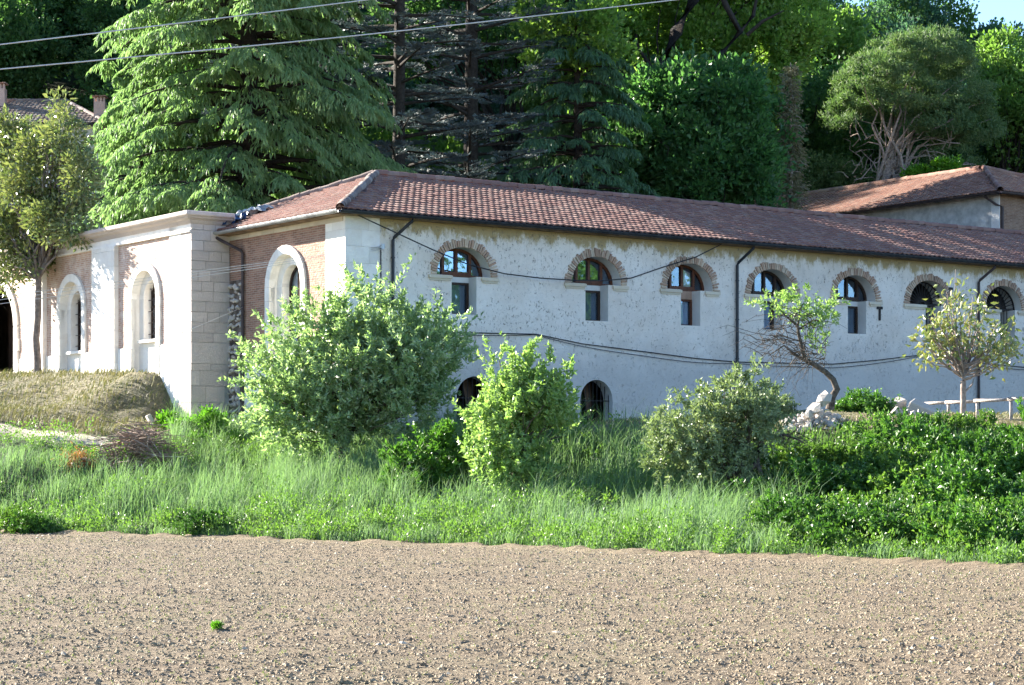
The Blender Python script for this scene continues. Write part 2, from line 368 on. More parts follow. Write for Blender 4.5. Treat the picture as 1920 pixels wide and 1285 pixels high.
tt = np.gradient(pp, axis=0); tt /= np.linalg.norm(tt, axis=1)[:, None]; nn = np.stack([-tt[:, 1], tt[:, 0]], 1)
rows = []
for k, w in enumerate((-.55, -.3, 0, .3, .55)):
    q = pp + nn * (w + .05 * np.sin(np.arange(len(pp))[:, None] * (1.3 + k))); rows.append(np.column_stack([q, gz(q[:, 0], q[:, 1]) + (.035 if abs(w) < .5 else -.05)]))
Vp = np.stack(rows, 1).reshape(-1, 3); i = np.arange(len(pp) - 1)[:, None] * 5 + np.arange(4)[None]
path_m = simple("dusty_path", (.50, .43, .34), .95, .25, 5, 0, .6)
props(link("path", mesh_np("path", Vp, np.stack([i, i + 5, i + 6, i + 1], -1).reshape(-1, 4), path_m, True)), "pale trodden dirt path at the foot of the dry bank", None, None, "structure")

# ploughed field: real crumbled relief, plus clods, stones and seedlings as stuff
def vnoise(X, Y, f, seed):                          # value noise
    r = np.random.default_rng(seed).uniform(-1, 1, (512, 512)); x = X * f; y = Y * f
    i = np.floor(x).astype(int); j = np.floor(y).astype(int); a = sstep(x - i); b = sstep(y - j); i &= 511; j &= 511; i2 = (i + 1) & 511; j2 = (j + 1) & 511
    return (r[j, i] * (1 - a) + r[j, i2] * a) * (1 - b) + (r[j2, i] * (1 - a) + r[j2, i2] * a) * b
def field_z(X, Y):
    n = .15 * vnoise(X, Y, 3.7, 1) + .6 * vnoise(X, Y, 9.1, 2) + .9 * np.abs(vnoise(X, Y, 14.7, 3))
    return .018 * n + .012 * undul(X, Y, .5)
xs = np.arange(-21, 21, .09); ys = np.arange(13, 62, .11)
FX, FY = np.meshgrid(xs, ys); FX = FX + np.random.default_rng(1).uniform(-.02, .02, FX.shape)
FZ = field_z(FX, FY) + .06 * np.exp(-((edge_s(FX, FY) - .1) / .5) ** 2) * (1 + vnoise(FX, FY, 2.2, 9))
idx = np.arange(FX.size).reshape(FX.shape); ok = (edge_s(FX, FY) < .7) & (np.abs(FX) < FY * .27 + 6)
c = ok[:-1, :-1] & ok[1:, 1:] & ok[1:, :-1] & ok[:-1, 1:]
q = np.stack([idx[:-1, :-1], idx[:-1, 1:], idx[1:, 1:], idx[1:, :-1]], -1)[c]
used = np.unique(q); remap = np.zeros(FX.size, int); remap[used] = np.arange(len(used))
def soil_mat():
    m, nt, b = newmat("ploughed_soil"); v = pos(nt)
    c = mix(nt, noise(nt, v, 7, 8, .75, .3, .7), (.25, .19, .125), (.37, .295, .20))
    c = mix(nt, math_n(nt, 'MULTIPLY', noise(nt, v, .35, 5, .65, .4, .65), .5), c, (.26, .24, .14))
    c = mix(nt, noise(nt, v, 22, 6, .8, .47, .53), c, (.17, .125, .08))  # dark specks painted in for the shade in crevices between crumbs
    c = mix(nt, noise(nt, v, 30, 4, .7, .60, .66), c, (.47, .385, .29))
    nt.links.new(c, b.inputs["Base Color"]); c = mix(nt, math_n(nt, 'MULTIPLY', noise(nt, scaled(nt, v, (.5, 1.6, 1)), .9, 5, .65, .45, .7), .45), c, (.15, .105, .07))
    nt.links.new(c, b.inputs["Base Color"]); b.inputs["Roughness"].default_value = .95
    bump(nt, b, noise(nt, v, 26, 7, .8, .2, .8), 1., .06); return m
M['soil'] = soil_mat()
fV = np.stack([FX, FY, FZ], -1).reshape(-1, 3)[used]
props(link("field", mesh_np("field", fV, remap[q], M['soil'], False)), "bare ploughed brown field in the foreground", None, None, "structure")
# the field around the detailed patch goes on as a plain sheet
def flat_field():
    b = MB()
    gx = [-1200, -400, -120, -60, -30, -19, -10, 0, 10, 18, 30, 60, 120, 400, 1200]; gy = [-1200, -300, -60, 0, 13, 25]
    for x0, x1 in zip(gx[:-1], gx[1:]):
        for y0, y1 in zip(gy[:-1], gy[1:]): b.quad((x0, y0, -.045), (x1, y0, -.045), (x1, y1, -.045), (x0, y1, -.045))
    return b
props(flat_field().build("field", M['soil']), "ploughed field continuing around the viewer", None, None, "structure")

def rock_shapes(n, seed, mat, name, sub=1):
    out = []; r = np.random.default_rng(seed)
    import bmesh
    for k in range(n):
        bm = bmesh.new(); bmesh.ops.create_icosphere(bm, subdivisions=sub, radius=1.)
        P = np.array([v.co[:] for v in bm.verts]); nrm = r.normal(0, 1, (7, 3)); nrm /= np.linalg.norm(nrm, axis=1)[:, None]
        for a in nrm:                               # chop with planes: angular block
            d = P @ a; cut = r.uniform(.45, .75); P = P - np.maximum(0, d - cut)[:, None] * a[None]
        P *= r.uniform(.8, 1.1, P.shape[0])[:, None] ** .5
        for v, p in zip(bm.verts, P): v.co = p
        m_ = bpy.data.meshes.new(name); bm.to_mesh(m_); bm.free(); m_.materials.append(mat); out.append(m_)
    return out
OCT = np.array([(1, 0, 0), (0, 1, 0), (-1, 0, 0), (0, -1, 0), (0, 0, 1), (0, 0, -1)], float)
OCF = np.array([(0, 1, 4), (1, 2, 4), (2, 3, 4), (3, 0, 4), (1, 0, 5), (2, 1, 5), (3, 2, 5), (0, 3, 5)])
def scatter_clods(n, smin, smax, seed, z0=0., ymax=60, near_bias=1.6):
    r = np.random.default_rng(seed)
    Y = 15 + (r.random(n) ** (1 / near_bias)) * 43; X = r.uniform(-1, 1, n) * (Y * .26 + 2.5)
    k = edge_s(X, Y) < .35; X, Y = X[k], Y[k]; m_ = len(X)
    S = (smin + (smax - smin) * r.random(m_) ** 3) * (1 + .35 * undul(X, Y, 3.1)) * (1 + .12 * np.sin(edge_s(X, Y) * 9.))
    P = OCT[None] * r.uniform(.6, 1.25, (m_, 6, 1)) + r.uniform(-.25, .25, (m_, 6, 3)); P = P * S[:, None, None] * np.stack([np.ones(m_), r.uniform(.6, 1, m_), r.uniform(.45, .8, m_)], 1)[:, None, :]
    a = r.uniform(0, 6.28, m_); ca, sa = np.cos(a)[:, None], np.sin(a)[:, None]
    Xr = P[..., 0] * ca - P[..., 1] * sa; Yr = P[..., 0] * sa + P[..., 1] * ca
    P = np.stack([Xr + X[:, None], Yr + Y[:, None], P[..., 2] + (field_z(X, Y) + S * .15 + z0)[:, None]], -1)
    return P.reshape(-1, 3), (OCF[None, :4] + (np.arange(m_) * 6)[:, None, None]).reshape(-1, 3)
def clod_mat():
    m, nt, b = newmat("soil_clods"); g = nd(nt, "ShaderNodeNewGeometry")
    c = mix(nt, g.outputs["Random Per Island"], (.20, .15, .095), (.42, .335, .235)); c = mix(nt, math_n(nt, 'MULTIPLY', noise(nt, scaled(nt, g.outputs["Position"], (.5, 1.6, 1)), .9, 5, .65, .45, .7), .4), c, (.16, .11, .075)); c = mix(nt, math_n(nt, 'MULTIPLY', noise(nt, g.outputs["Position"], .4, 4, .6, .5, .7), .35), c, (.24, .25, .12)); nt.links.new(c, b.inputs["Base Color"])
    bump(nt, b, noise(nt, g.outputs["Position"], 40, 5), .8, .02); return m
V1, F1 = scatter_clods(175000, .011, .033, 11, 0., 60, .8)
props(link("soil_clods", mesh_np("soil_clods", V1, F1, clod_mat())), "crumbled brown clods of earth strewn over the ploughed field", None, None, "stuff")
V1, F1 = scatter_clods(1800, .022, .055, 17)
props(link("large_clods", mesh_np("large_clods", V1, F1, clod_mat())), "larger lumps of turned brown earth among the fine crumbs of the field", None, None, "stuff")
V1, F1 = scatter_clods(3600, .010, .045, 12, .01)
props(link("field_pebbles", mesh_np("field_pebbles", V1, F1, simple("pale_pebbles", (.50, .43, .33), .9, .25, 8))), "pale pebbles scattered among the clods of the field", None, None, "stuff")

# ------------------------------------------------------------------ building helpers
def holes_wall(outer, holes, to3, mat, name, parent, depth=None, rmat=None):
    """flat sheet with holes; to3 maps (u,z,depth) to local xyz; reveals go to depth."""
    loops = [[Vector((u, z, 0)) for u, z in L] for L in [outer] + holes]
    tris = tessellate_polygon(loops); flat = [p for L in loops for p in L]
    b = MB(); b.add([to3(p.x, p.y, 0) for p in flat], [tuple(t) for t in tris]); o = b.build(name, mat, parent)
    if depth:
        for L, d in zip(holes, depth):
            n = len(L); r = MB()
            for k in range(n):
                a, c = L[k], L[(k + 1) % n]; r.quad(to3(*a, 0), to3(*c, 0), to3(*c, d), to3(*a, d))
            r.build("reveal", rmat, parent)
    return o
def fill(poly, to3, d, mat, name, parent, **k):
    tris = tessellate_polygon([[Vector((u, z, 0)) for u, z in poly]])
    b = MB(); b.add([to3(u, z, d) for u, z in poly], [tuple(t) for t in tris]); return b.build(name, mat, parent, **k)
def arc(cu, cz, a, h, n=18, p=2.0):                 # right foot, over the top, to left foot
    out = []
    for k in range(n + 1):
        t = math.pi * k / n; c, s = math.cos(t), math.sin(t)
        out.append((cu + a * math.copysign(abs(c) ** (2 / p), c), cz + h * abs(s) ** (2 / p)))
    return out
def band(b, inner, outer, to3, d0, d1):             # solid band between two open polylines
    for k in range(len(inner) - 1):
        i0, i1, o0, o1 = inner[k], inner[k + 1], outer[k], outer[k + 1]
        P = [to3(*q, d) for d in (d0, d1) for q in (i0, i1, o1, o0)]
        b.add(P, [(0, 1, 2, 3), (4, 7, 6, 5), (0, 4, 5, 1), (2, 6, 7, 3), (0, 3, 7, 4), (1, 5, 6, 2)])
    return b
def bar2(b, p, q, w, to3, d0, d1):
    p, q = np.array(p, float), np.array(q, float); t = (q - p) / np.linalg.norm(q - p); n = np.array((-t[1], t[0])) * w / 2
    c = [p - n, q - n, q + n, p + n]; P = [to3(x[0], x[1], d) for d in (d0, d1) for x in c]
    return b.add(P, [(0, 1, 2, 3), (4, 7, 6, 5), (0, 4, 5, 1), (2, 6, 7, 3), (0, 3, 7, 4), (1, 5, 6, 2)])

# roof tile: humped interlocking clay tile, front lip raised
def tile_np(w=.225, l=.40):
    xs_ = np.linspace(-w / 2, w / 2, 6); prof = np.array([0, .008, .024, .028, .016, 0.])
    back = np.stack([xs_, np.full(6, l), prof + .002], 1); fr = np.stack([xs_, np.zeros(6), prof + .050], 1); lip = fr.copy(); lip[:, 2] -= .048
    V = np.concatenate([back, fr, lip]); Q = []
    for k in range(5): Q.append((k, 6 + k, 7 + k, k + 1)); Q.append((6 + k, 12 + k, 13 + k, 7 + k))
    return V, np.array(Q)
def ridge_np(l=.42, r=.12):
    a = np.linspace(-.25, math.pi + .25, 8); R0 = np.stack([np.zeros(8), np.cos(a) * r, np.sin(a) * r], 1); R1 = np.stack([np.full(8, l), np.cos(a) * r * .88, np.sin(a) * r * .88], 1)
    V = np.concatenate([R0, R1]); Q = [(k, k + 8, k + 9, k + 1) for k in range(7)]
    return V, np.array(Q)
def roof_slope(parent, origin, u, v, inside, nu, nv, mat, seed, singles=0, near=None, w=.225, step=.352, jit=1.):
    """tiles on a slope: origin at the eave, u along it, v up it (unit, local). singles = how many become objects of their own."""
    r = np.random.default_rng(seed); u = np.array(u, float); v = np.array(v, float); n = np.cross(u, v)
    if n[2] < 0: n = -n
    TV, TQ = tile_np(w)
    me = mesh_np("roof_tile", TV, TQ, mat); base = Matrix([[*x] for x in np.stack([u, v, n], 1)]).to_4x4()
    T = []
    for j in range(nv):
        for i in range(nu):
            a, c = (i + .5) * w, j * step
            if inside(a, c + .2): T.append((a, c))
    T = np.array(T); Pp = np.array(origin)[None] + T[:, :1] * u[None] + T[:, 1:] * v[None] + n[None] * (.03 + r.normal(0, .004, (len(T), 1)) * jit)
    tilt = r.normal(0, .02, (len(T), 2)) * jit
    order = np.arange(len(T))
    if singles:
        order = np.argsort(np.linalg.norm(Pp - np.array(near)[None], axis=1))
        for k in order[:singles]:
            o = link("roof_tile", me, parent); mt = Matrix.Translation(Pp[k].tolist()) @ base @ Matrix.Rotation(tilt[k, 0], 4, 'Z') @ Matrix.Rotation(tilt[k, 1], 4, 'Y')
            o.matrix_local = mt
        order = order[singles:]
    if len(order):
        P = Pp[order]; tz = tilt[order, 0]; L = np.broadcast_to(TV[None], (len(order), *TV.shape)).copy()
        x = L[..., 0] - L[..., 1] * tz[:, None]; y = L[..., 1] + L[..., 0] * tz[:, None]; z = L[..., 2] + L[..., 0] * tilt[order, 1][:, None]
        G = x[..., None] * u + y[..., None] * v + z[..., None] * n + P[:, None]
        Q = (TQ[None] + (np.arange(len(order)) * len(TV))[:, None, None]).reshape(-1, 4)
        link("roof_tiles", mesh_np("roof_tiles", G.reshape(-1, 3), Q, mat), parent, kind="stuff")
def ridge_line(parent, p, q, mat, seed, r0=.12, step=.36):
    RV, RQ = ridge_np(.42, r0); me = mesh_np("ridge_tile", RV, RQ, mat, True)
    p, q = np.array(p, float), np.array(q, float); L = np.linalg.norm(q - p); t = (q - p) / L; rr = random.Random(seed)
    s = np.cross((0, 0, 1), t); s /= np.linalg.norm(s); up = np.cross(t, s)
    for k in range(int(L / step)):
        o = link("ridge_tile", me, parent); m = Matrix([[*x] for x in np.stack([t, s, up], 1)]).to_4x4()
        o.matrix_local = Matrix.Translation((p + t * (k * step)).tolist()) @ m @ Matrix.Rotation(rr.gauss(0, .03) - .05, 4, 'Y') @ Matrix.Rotation(rr.gauss(0, .03), 4, 'Z')
def slab(parent, pts, th, mat, name="roof_deck"):
    b = MB(); n = len(pts); lo = [(x, y, z - th) for x, y, z in pts]
    b.add(list(pts) + lo, [tuple(range(n)), tuple(range(2 * n - 1, n - 1, -1))] + [(k, k + n, (k + 1) % n + n, (k + 1) % n) for k in range(n)])
    return b.build(name, mat, parent)
def unit(a): a = np.array(a, float); return a / np.linalg.norm(a)

# ------------------------------------------------------------------ main building (local x along long wall, y inwards, z up from B0)
ML, MW = 36., 10.5
mainb = thing("long_farm_building", "long two storey whitewashed building with seven lunette windows and a brown tiled roof", "building", (C1[0], C1[1], B0), ANG)
ez, rz_ = EAVE - B0, RIDGE - B0; OV = .45; AX = 4.3; HALF = MW / 2
wall_top = ez + .10
LW = lambda u, z, d: (u, d, z)                      # long wall
LS = lambda u, z, d: (d, u, z)                      # left end wall, u = y
ZS = EYE + 5.49 - B0                                # lunette sill
WIN = [(4.02, 'a'), (8.94, 'a'), (12.68, 'a'), (16.2, 'a'), (19.96, 'a'), (23.5, 'g'), (27.3, 'g'), (31.2, 'g')]
AW, AH = .96, .84
holes, depths, keys = [], [], []
for k, (cx, ty) in enumerate(WIN):
    zb = EYE + 4.37 - B0 if ty == 'a' else EYE + 4.2 - B0
    n0, n1 = (-.42, .46) if ty == 'a' else (-.15, .62)
    if k == 4: n0, n1 = -.34, .52
    if k in (2, 3): n0, n1 = -.36, .44
    top = arc(cx, ZS, AW, AH, 18, 2.1)
    H = top + [(cx + n0, ZS), (cx + n0, zb), (cx + n1, zb), (cx + n1, ZS)]
    holes.append(H); depths.append(.5 if ty == 'a' else .7); keys.append((cx, ty, n0, n1, zb, top))
LOW = [(4.45, .93), (8.95, .86)]
for cx, hw in LOW:
    zb = EYE + 1.17 - B0; sp = EYE + 1.95 - B0
    hw *= .93
    H = arc(cx, sp, hw / 1.0 * .78, .62, 14) + [(cx - hw * .78, zb), (cx + hw * .78, zb)]
    holes.append(H); depths.append(.45)
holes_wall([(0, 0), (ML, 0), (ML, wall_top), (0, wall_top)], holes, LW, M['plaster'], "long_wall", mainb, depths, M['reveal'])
# closed shell behind
sh = MB()
sh.quad((0, MW, 0), (ML, MW, 0), (ML, MW, wall_top), (0, MW, wall_top)); sh.quad((ML, 0, 0), (ML, MW, 0), (ML, MW, wall_top), (ML, 0, wall_top))
sh.add([(ML, 0, wall_top), (ML, MW, wall_top), (ML, HALF, rz_ - .2)], [(0, 1, 2)])
sh.build("rear_wall", M['wall_grey'], mainb)
inn = MB(); inn.quad((.3, 3.2, .3), (ML - .2, 3.2, .3), (ML - .2, 3.2, wall_top), (.3, 3.2, wall_top)); inn.quad((.3, .06, 3.9), (ML - .2, .06, 3.9), (ML - .2, 3.2, 3.9), (.3, 3.2, 3.9))
inn.quad((.3, .06, .7), (ML - .2, .06, .7), (ML - .2, 3.2, .7), (.3, 3.2, .7))
inn.build("inner_wall", M['interior'], mainb)

brick_me = MB().box(-.034, .034, -.035, .10, 0, .25).mesh("brick", M['ring_brick'])
def ring_bricks(parent, cx, z0, a, h, n, seed):
    r = random.Random(seed)
    th = np.linspace(0, math.pi, 400); P = np.stack([cx + a * np.sign(np.cos(th)) * np.abs(np.cos(th)) ** (2 / 2.1), z0 + h * np.abs(np.sin(th)) ** (2 / 2.1)], 1)
    S = np.concatenate([[0], np.cumsum(np.linalg.norm(np.diff(P, axis=0), axis=1))])
    for k in range(n):
        s = (k + .5) / n * S[-1]; i = int(np.searchsorted(S, s)); i = min(max(i, 2), 397)
        t = P[i + 2] - P[i - 2]; t /= np.linalg.norm(t); ang = math.atan2(t[1], t[0]) - math.pi
        o = link("brick", brick_me, parent); o.location = (P[i][0], -r.uniform(.0, .03), P[i][1]); o.rotation_euler = (0, -ang + r.gauss(0, .05), 0)
        o.scale = (r.uniform(.72, .98) * S[-1] / n / .075, 1, r.uniform(.72, 1.08))
M['wall_dim'] = simple("dim_blind", (.20, .24, .27), .9, .15, 3)
def lunette(k, cx, ty, n0, n1, zb, top):
    d = .40
    if ty == 'a':
        fm = M['frame'] if k < 3 else M['frame_dark']; rn = random.Random(k)
        f = MB(); inner = [(cx + (u - cx) * .91, ZS + (z - ZS) * .91) for u, z in top]
        band(f, inner, top, LW, d, d + .09)
        bar2(f, (cx - AW, ZS + .03), (cx + AW, ZS + .03), .06, LW, d + .004, d + .094)
        xs4 = (-.46, .02, .50)
        for x in xs4:
            zz = ZS + AH * (1 - abs(x / AW) ** 2.1) ** (1 / 2.1) * .93
            bar2(f, (cx + x, ZS + .06), (cx + x, zz), .085, LW, d - .012, d + .08)
        bar2(f, (cx - .46, ZS + .10), (cx + .50, ZS + .10), .09, LW, d - .006, d + .085)
        w = f.build("lunette_window", fm, mainb)
        if k in (0, 1, 2): w["label"] = ("lunette window with sky bright panes, leftmost on the long wall", "second lunette window with green reflections", "third lunette window above a brown framed slit window")[k]
        ed = [-AW * .9] + list(xs4) + [AW * .9]
        for a0, a1 in zip(ed[:-1], ed[1:]):
            m = 6; poly = [(cx + a0, ZS + .05), (cx + a1, ZS + .05)]
            for q in range(m + 1):
                x = a1 + (a0 - a1) * q / m; poly.append((cx + x, ZS + .04 + AH * .9 * max(.0, (1 - min(1, abs(x / (AW * .91))) ** 2.1)) ** (1 / 2.1)))
            sk = rn.uniform(-.012, .012)
            fill(poly, lambda u, z, dd: (u, dd + sk * (u - cx), z), d + .05, M['glass'] if k < 2 else M['glass_dim'], "pane", w)
        if k == 2: fill([(cx + .04, ZS + .06), (cx + .46, ZS + .06), (cx + .46, ZS + .6), (cx + .04, ZS + .74)], LW, d + .12, M['curtain_white'], "curtain", w)
        # plaster panel and the slit window below
        s = MB(); x0, x1 = cx + n0, cx + n1
        fr = MB(); zt = ZS - (.16 if k != 2 else .26)
        s.box(x0, x1, d + .01, d + .10, zt, ZS)
        s.build("lintel_panel", M['reveal'] if k != 2 else M['ring_brick'], mainb)
        bar2(fr, (x0, zb + .03), (x1, zb + .03), .06, LW, d, d + .08); bar2(fr, (x0, zt - .035), (x1, zt - .035), .07, LW, d, d + .08)
        bar2(fr, (x0 + .05, zb + .06), (x0 + .05, zt - .07), .10, LW, d - .004, d + .076); bar2(fr, (x1 - .04, zb + .06), (x1 - .04, zt - .07), .08, LW, d - .004, d + .076)
        sw = fr.build("slit_window", M['frame'] if k == 2 else M['frame_dark'], mainb)
        fill([(x0 + .09, zb + .05), (x1 - .07, zb + .05), (x1 - .07, zt - .05), (x0 + .09, zt - .05)], LW, d + .04, M['glass_dim'], "pane", sw)
        cm = M['curtain'] if k in (2, 3) else M['curtain_white'] if k < 2 else M['interior']
        cb = MB(); n = 14; X = np.linspace(x0 + .1, x1 - .08, n)
        for q in range(n - 1): cb.quad((X[q], d + .13 + .03 * math.sin(q * 1.9), zb + .04), (X[q + 1], d + .13 + .03 * math.sin(q * 1.9 + 1.9), zb + .04), (X[q + 1], d + .13 + .03 * math.sin(q * 1.9 + 1.9), zt), (X[q], d + .13 + .03 * math.sin(q * 1.9), zt))
        cb.build("curtain", cm if k in (2, 3) else M['wall_dim'], sw)
    else:
        f = MB(); hub = (cx + .0, ZS + .02)
        for q in range(15):
            t = math.pi * (q + .5) / 15; p = (cx + AW * .97 * math.cos(t), ZS + AH * .97 * math.sin(t)); q0 = (hub[0] + .14 * math.cos(t), hub[1] + .12 * math.sin(t))
            bar2(f, q0, p, .028, LW, .30, .325)
        band(f, arc(cx, ZS, AW * .94, AH * .94), arc(cx, ZS, AW * .985, AH * .985), LW, .29, .33)
        bar2(f, (cx - AW, ZS + .02), (cx + AW, ZS + .02), .05, LW, .28, .335)
        band(f, arc(cx, ZS + .03, .12, .10, 8), arc(cx, ZS + .03, .15, .13, 8), LW, .29, .33)
        for q in range(5): x = cx + n0 + (n1 - n0) * (q + .5) / 5; bar2(f, (x, zb), (x, ZS), .02, LW, .3, .32)
        w = f.build("window_grille", M['iron'], mainb)
        if k == 5: w["label"] = "dark lunette with radiating iron bars, sixth on the long wall"
    ring_bricks(w, cx, ZS + .0, AW + .004, AH + .004, 38, 50 + k)
    for x0, x1 in ((-1.24, n0 - .0), (max(n1 + .12, .62), 1.24)):
        b = MB(); b.box(cx + x0, cx + x1, -.07, .06, ZS - .105, ZS - .015); b.box(cx + x0 + .05, cx + x1 - .04, -.035, .05, ZS - .17, ZS - .105)
        b.build("sill_stone", M['sill_stone'], w)
for k, (cx, ty, n0, n1, zb, top) in enumerate(keys): lunette(k, cx, ty, n0, n1, zb, top)
for j, (cx, hw) in enumerate(LOW):
    zb = EYE + 1.17 - B0; g = MB()
    for q in range(9):
        x = cx - hw * .7 + q * hw * 1.4 / 8; g.tube([(x, .18, zb), (x, .18, zb + .78 + .6 * math.sqrt(max(0, 1 - ((x - cx) / (hw * .75)) ** 2)))], .012, 5)
    g.box(cx - hw * .75, cx + hw * .75, .17, .19, zb + .75, zb + .78)
    w = g.build("cellar_grille", M['iron'], mainb); w["label"] = ("barred cellar arch half hidden by the big bush", "barred cellar arch standing clear of the bushes")[j]
    s = MB(); s.box(cx - hw * .9, cx + hw * .9, -.10, .5, zb - .22, zb - .012); s.build("sill_stone", M['reveal'], w)
    v = MB(); v.quad((cx + .1, .5, zb), (cx + hw, 1.3, zb), (cx + hw, 1.3, zb + 1.6), (cx + .1, .9, zb + 1.6)); v.build("vault_wall", M['interior_brown'], w)

# corner stones where the long wall meets the end wall
M['corner'] = stone_mat("corner_limestone", (.70, .68, .66), .25)
for q in range(15):
    zt = wall_top - .10 - q * .47
    if zt < .6: break
    for x0, x1 in ((-.02, .52), (.526, 1.12)) if q % 2 else ((-.02, .76), (.766, 1.12)):
        MB().box(x0, x1, -.02, .02, zt - .464, zt).build("corner_stone", M['corner'], mainb)
    for y0, y1 in ((.022, .5), (.506, 1.08)) if q % 2 else ((.022, .72), (.726, 1.08)):
        MB().box(-.02, .02, y0, y1, zt - .464, zt).build("corner_stone", M['white_stone'], mainb)

# ---- stepped round-arched window in an end wall: u along y, depth along +x
def arched_window(parent, yc, zs, zb, hw, zsill, d1, d2, curtain, label, grille=False, brickmat=None, name="arched_window"):
    S = M['white_stone']; n = 13
    w_ = MB()
    o = arc(yc, zs, hw, hw, n); i_ = arc(yc, zs, hw - .26, hw - .26, n)
    # glazing frame is the part, the stones hang under it
    h2 = hw - .56; fr = MB()
    inner = [(yc + (a - yc) * .88, zs + (z - zs) * .88) for a, z in arc(yc, zs, h2, h2, 14)]; outer = arc(yc, zs, h2, h2, 14)
    band(fr, inner, outer, LS, d2, d2 + .06)
    for sgn in (-1, 1): bar2(fr, (yc + sgn * h2 * .94, zsill), (yc + sgn * h2 * .94, zs), h2 * .12, LS, d2, d2 + .06)
    bar2(fr, (yc - h2, zs - .25), (yc + h2, zs - .25), .06, LS, d2 - .005, d2 + .055); bar2(fr, (yc - h2, zsill + .03), (yc + h2, zsill + .03), .06, LS, d2 - .005, d2 + .055)
    if grille:
        for q in range(4): x = yc - h2 * .66 + q * h2 * .44; fr.tube([LS(x, zsill, d2 - .08), LS(x, zs + h2 * .55, d2 - .08)], .014, 5)
        for q in range(6): z = zsill + .2 + q * .36; bar2(fr, (yc - h2, z), (yc + h2, z), .02, LS, d2 - .09, d2 - .07)
        for q in range(5):
            z = zsill + .3 + q * .36; fr.tube([LS(yc + .2 * math.cos(t), z + .13 * math.sin(t), d2 - .08) for t in np.linspace(0, 6.28, 10)], .01, 4)
    win = fr.build(name, M['frame_dark'], parent, label=label)
    for k in range(n):                              # voussoirs
        b = MB(); band(b, [i_[k], (i_[k + 1][0] * .994 + i_[k][0] * .006, i_[k + 1][1] * .994 + i_[k][1] * .006)], [o[k], (o[k + 1][0] * .994 + o[k][0] * .006, o[k + 1][1] * .994 + o[k][1] * .006)], LS, -.075, .12)
        b.build("voussoir", S, win)
    for sgn in (-1, 1):
        z = zb
        while z < zs - .05:
            z2 = min(z + .62, zs); a, c = sorted((yc + sgn * hw, yc + sgn * (hw - .26)))
            MB().box(-.075, .12, a, c, z, z2 - .008).build("jamb_stone", S, win); z = z2
    b = MB(); band(b, arc(yc, zs, hw - .28, hw - .28, 18), arc(yc, zs, hw + .0, hw + .0, 18), LS, -.02, .0)
    r = MB()                                         # stepped reveal
    A1 = arc(yc, zs, hw - .26, hw - .26, 18); A1 = [(A1[0][0], zb)] + A1 + [(A1[-1][0], zb)]; A2 = arc(yc, zs, hw - .56, hw - .56, 18); A2 = [(A2[0][0], zb)] + A2 + [(A2[-1][0], zb)]
    for a, c in zip(A1[:-1], A1[1:]): r.quad(LS(*a, 0), LS(*c, 0), LS(*c, d1), LS(*a, d1))
    for a, c, e, f in zip(A1[:-1], A1[1:], A2[1:], A2[:-1]): r.quad(LS(*a, d1), LS(*c, d1), LS(*e, d1), LS(*f, d1))
    for a, c in zip(A2[:-1], A2[1:]): r.quad(LS(*a, d1), LS(*c, d1), LS(*c, d2 + .1), LS(*a, d2 + .1))
    r.build("stepped_reveal", S, win)
    MB().box(d1 - .01, d2 + .1, yc - h2, yc + h2, zb, zsill - .09).build("apron_wall", S, win)
    MB().box(d1 - .16, d2 + .1, yc - h2 - .08, yc + h2 + .08, zsill - .088, zsill).build("sill", S, win)
    fill([(yc - h2, zsill), (yc + h2, zsill)] + arc(yc, zs, h2, h2, 12)[0:], LS, d2 + .03, M['glass_dim'], "pane", win)
    if curtain: fill([(yc - h2, zsill), (yc + h2, zsill)] + arc(yc, zs, h2, h2, 12), LS, d2 + .12, curtain, "curtain", win)
    return A1

# end wall of the main building
yA = 3.34; zsA = EYE + 5.25 - B0
hl = arc(yA, zsA, .92, .92, 18) + [(yA - .92, .8), (yA + .92, .8)]
holes_wall([(0, 0), (MW, 0), (MW, wall_top), (0, wall_top)], [hl], LS, M['brick_y'], "end_wall", mainb)
arched_window(mainb, yA, zsA, .8, 1.18, zsA - 2.0, .2, .45, M['curtain_white'], "arched window in a white stone surround on the brick end wall")
MB().box(-.035, .01, 1.09, 2.12, .0, EYE + 2.95 - B0).build("plinth", M['white_stone'], mainb)
MB().box(-.035, .01, 4.56, 5.97, .0, EYE + 2.95 - B0).build("plinth", M['white_stone'], mainb)
MB().box(-.055, .01, 4.56, 7.2, EYE + 2.95 - B0, EYE + 3.2 - B0).build("stone_band", M['pillar_stone'], mainb)
for q in range(9):                                  # stones of the band under the end gutter
    y0 = .1 + q * .78; MB().box(-.045, .015, y0, y0 + .765, wall_top - .34, wall_top - .05).build("frieze_stone", M['sill_stone'], mainb)
# rubble strip at the inner corner
MB().box(-.03, .0, 5.98, 7.0, -.2, EYE + 5.6 - B0).build("mortar_bed", M['mortar'], mainb)
rocks = rock_shapes(6, 3, M['rubble'], "stone")
rr = random.Random(8)
for r_ in range(29):
    z = .1 + r_ * .20
    for c_ in range(5):
        if z > EYE + 5.5 - B0: continue
        y = 6.05 + c_ * .19 + (r_ % 2) * .09 + rr.uniform(-.05, .05)
        o = link("stone", rocks[rr.randrange(6)], mainb, (-.04, y, z + rr.uniform(-.07, .07)), (rr.uniform(-.4, .4), rr.uniform(0, 6), rr.uniform(-.4, .4)))
        s = rr.uniform(.08, .14); o.scale = (s * .7, s * 1.0, s * 1.1)

